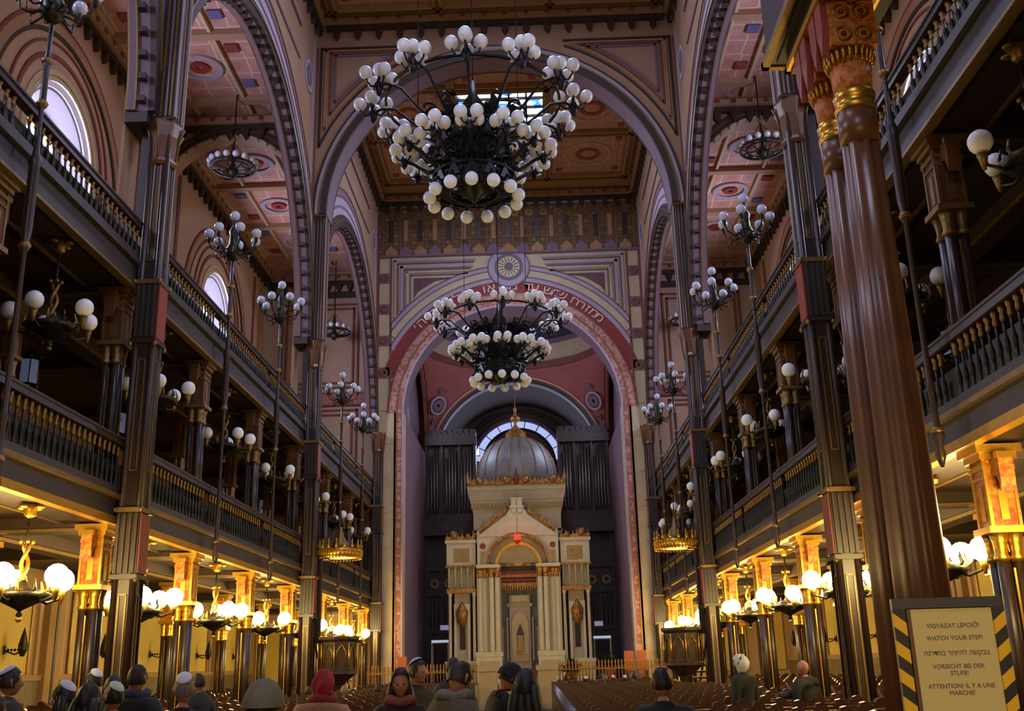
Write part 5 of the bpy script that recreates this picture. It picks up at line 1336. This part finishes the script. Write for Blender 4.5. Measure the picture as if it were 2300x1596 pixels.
PPL = [
 (-3.9, 9.5, 1.71, .9, '2a2e26', 'man with brown hair and pale skullcap at the far left edge, dark coat', dict(hair='brown', hat=('kippah', 'c8c8d8'))),
 (-3.2, 7.9, 1.50, .6, '34343c', 'shorter visitor with light brown hair at the bottom left corner', dict(hair='brown')),
 (-2.95, 8.6, 1.57, -1.2, '191715', 'visitor in profile with white skullcap and dark hair facing left, near the left edge', dict(hair='dark', hat=('kippah', 'dde0ee'), long=True)),
 (-2.4, 7.7, 1.56, .1, '161413', 'broad visitor with long dark hair seen from behind, right of the white-capped profile', dict(hair='dark', long=True, wide=1.1)),
 (-4.15, 12.0, 1.68, -.9, '20242c', 'man with dark fringe and white skullcap facing left, standing before the nearest left pillar', dict(hair='dark', hat=('kippah', 'e0e0e8'))),
 (-2.75, 9.1, 1.55, -1.0, '141414', 'visitor with broad pale green skullcap looking left, left of the nearest left pillar', dict(hair='dark', hat=('kippah', 'c9d4c8'))),
 (-3.35, 10.5, 1.62, .0, '1a1816', 'visitor with plain dark hair standing directly before the nearest left pillar', dict(hair='dark')),
 (-2.93, 10.0, 1.71, .2, '1b1f28', 'tall man in dark coat with pale bag, right of the nearest left pillar', dict(hair='dark', bag=True, wide=1.1, scarf='3a3f4c')),
 (-2.0, 8.6, 1.61, -.2, '14150f', 'broad visitor in black coat with silvery white skullcap, left group', dict(hair='grey', hat=('kippah', 'dfe3ee'), wide=1.2)),
 (-3.6, 14.0, 1.62, -1.1, '1c2230', 'dark-haired visitor in navy facing left between the left group and the grey cap', dict(hair='dark', z=0)),
 (-.42, 5.0, 1.575, .0, '232018', 'nearest visitor in a large grey green knitted cap, seen from behind', dict(hair='dark', hat=('cap', '6f6f62'), wide=1.15)),
 (-1.08, 9.6, 1.62, .15, 'b08468', 'visitor in a bright red headscarf and light tan coat', dict(hair=None, hat=('hood', 'a02430'), wide=1.15, scarf='8c2630')),
 (-.27, 8.8, 1.61, PI-.15, '2a1c1a', 'woman with long dark hair facing the camera, rose scarf', dict(hair='dark', long=True, scarf='8a4a40')),
 (-.42, 11.2, 1.70, PI-1.0, '26282c', 'man with pale blue skullcap turned towards the camera behind the dark-haired woman', dict(hair='dark', hat=('kippah', 'b8c0dc'))),
 (-.2, 13.2, 1.73, .3, '2c2a2c', 'brown-haired visitor partly hidden behind the pale blue skullcap', dict(hair='brown')),
 (.2, 7.9, 1.67, .8, '5e5648', 'visitor with thick brown hair and grey furry hood looking down to the right', dict(hair='brown', nod=.7, scarf='7c7a70', wide=1.05)),
 (.5, 9.4, 1.65, 1.2, '14161c', 'visitor in a dark cap bending forward with a raised hand, centre group', dict(hair='dark', hat=('cap', '141a2c'), nod=.8, skin=SKIN2, arm=(.12, .38, 1.2))),
 (.78, 7.4, 1.58, .2, '121110', 'visitor with curly black hair seen from behind, right end of the centre group', dict(hair='dark', long=True)),
 (1.82, 8.3, 1.57, .0, '15191c', 'broad man with short dark hair and black coat seen from behind, alone right of centre', dict(hair='dark', wide=1.3)),
 (3.85, 15.72, 1.69, -.9, '12160f', 'visitor with a white headscarf in a dark green coat among the right pews', dict(hair='brown', hat=('hood', 'd8dcc8'), wide=1.1)),
 (4.75, 15.72, 1.60, -.7, '10130f', 'bald man in a black coat reaching left among the right pews', dict(hair=None, wide=1.2, arm=(-.5, .2, 1.15))),
]
for x, y, h, fc, coat, lab, kw in PPL: person(x, y, h, fc, coat, lab, **kw)
# seated people in the front rows
seated = [person(0, 0, h, 0, c, 'x', hair=hr, hat=ht, seated=True) for h, c, hr, ht in ((1.7, '1c1c20', 'dark', None), (1.68, '24262e', 'grey', None), (1.62, '2a2430', 'dark', ('kippah', 'd8dcea')))]
spots = [(1.72, 34, 0, 'r'), (2.34, 34, 2, 'r'), (2.96, 34, 1, 'r'), (3.6, 34, 2, 'r'), (1.75, 35, 0, 'r'), (3.3, 35, 2, 'r'), (4.0, 35, 0, 'r'), (2.0, 37, 0, 'r'), (3.0, 37, 0, 'r'), (4.1, 37, 1, 'r'), (5.0, 37, 2, 'r'), (-4.3, 24, 0, 'l'), (-3.7, 25, 1, 'l'), (-2.9, 25, 0, 'l')]
used = set()
wr = ['first', 'second', 'third', 'fourth', 'fifth', 'sixth', 'seventh']
cnt = {}
for x, yy, t, side in spots:
    row = min(range(len(PEWY)), key=lambda i: abs(PEWY[i]-yy)); y = PEWY[row]+.2
    c = seated[t] if t not in used else copy_tree(seated[t]); used.add(t)
    c.location = (x, y, .0)
    key = (row, side); cnt[key] = cnt.get(key, 0)+1
    tag(c, 'seated visitor, %s from the middle aisle, %s nave pew row %s from the platform' % (wr[cnt[key]-1], {'r': 'right', 'l': 'left'}[side], NUMW[len(PEWY)-row-1]), 'person', 'seated visitors in the pews')
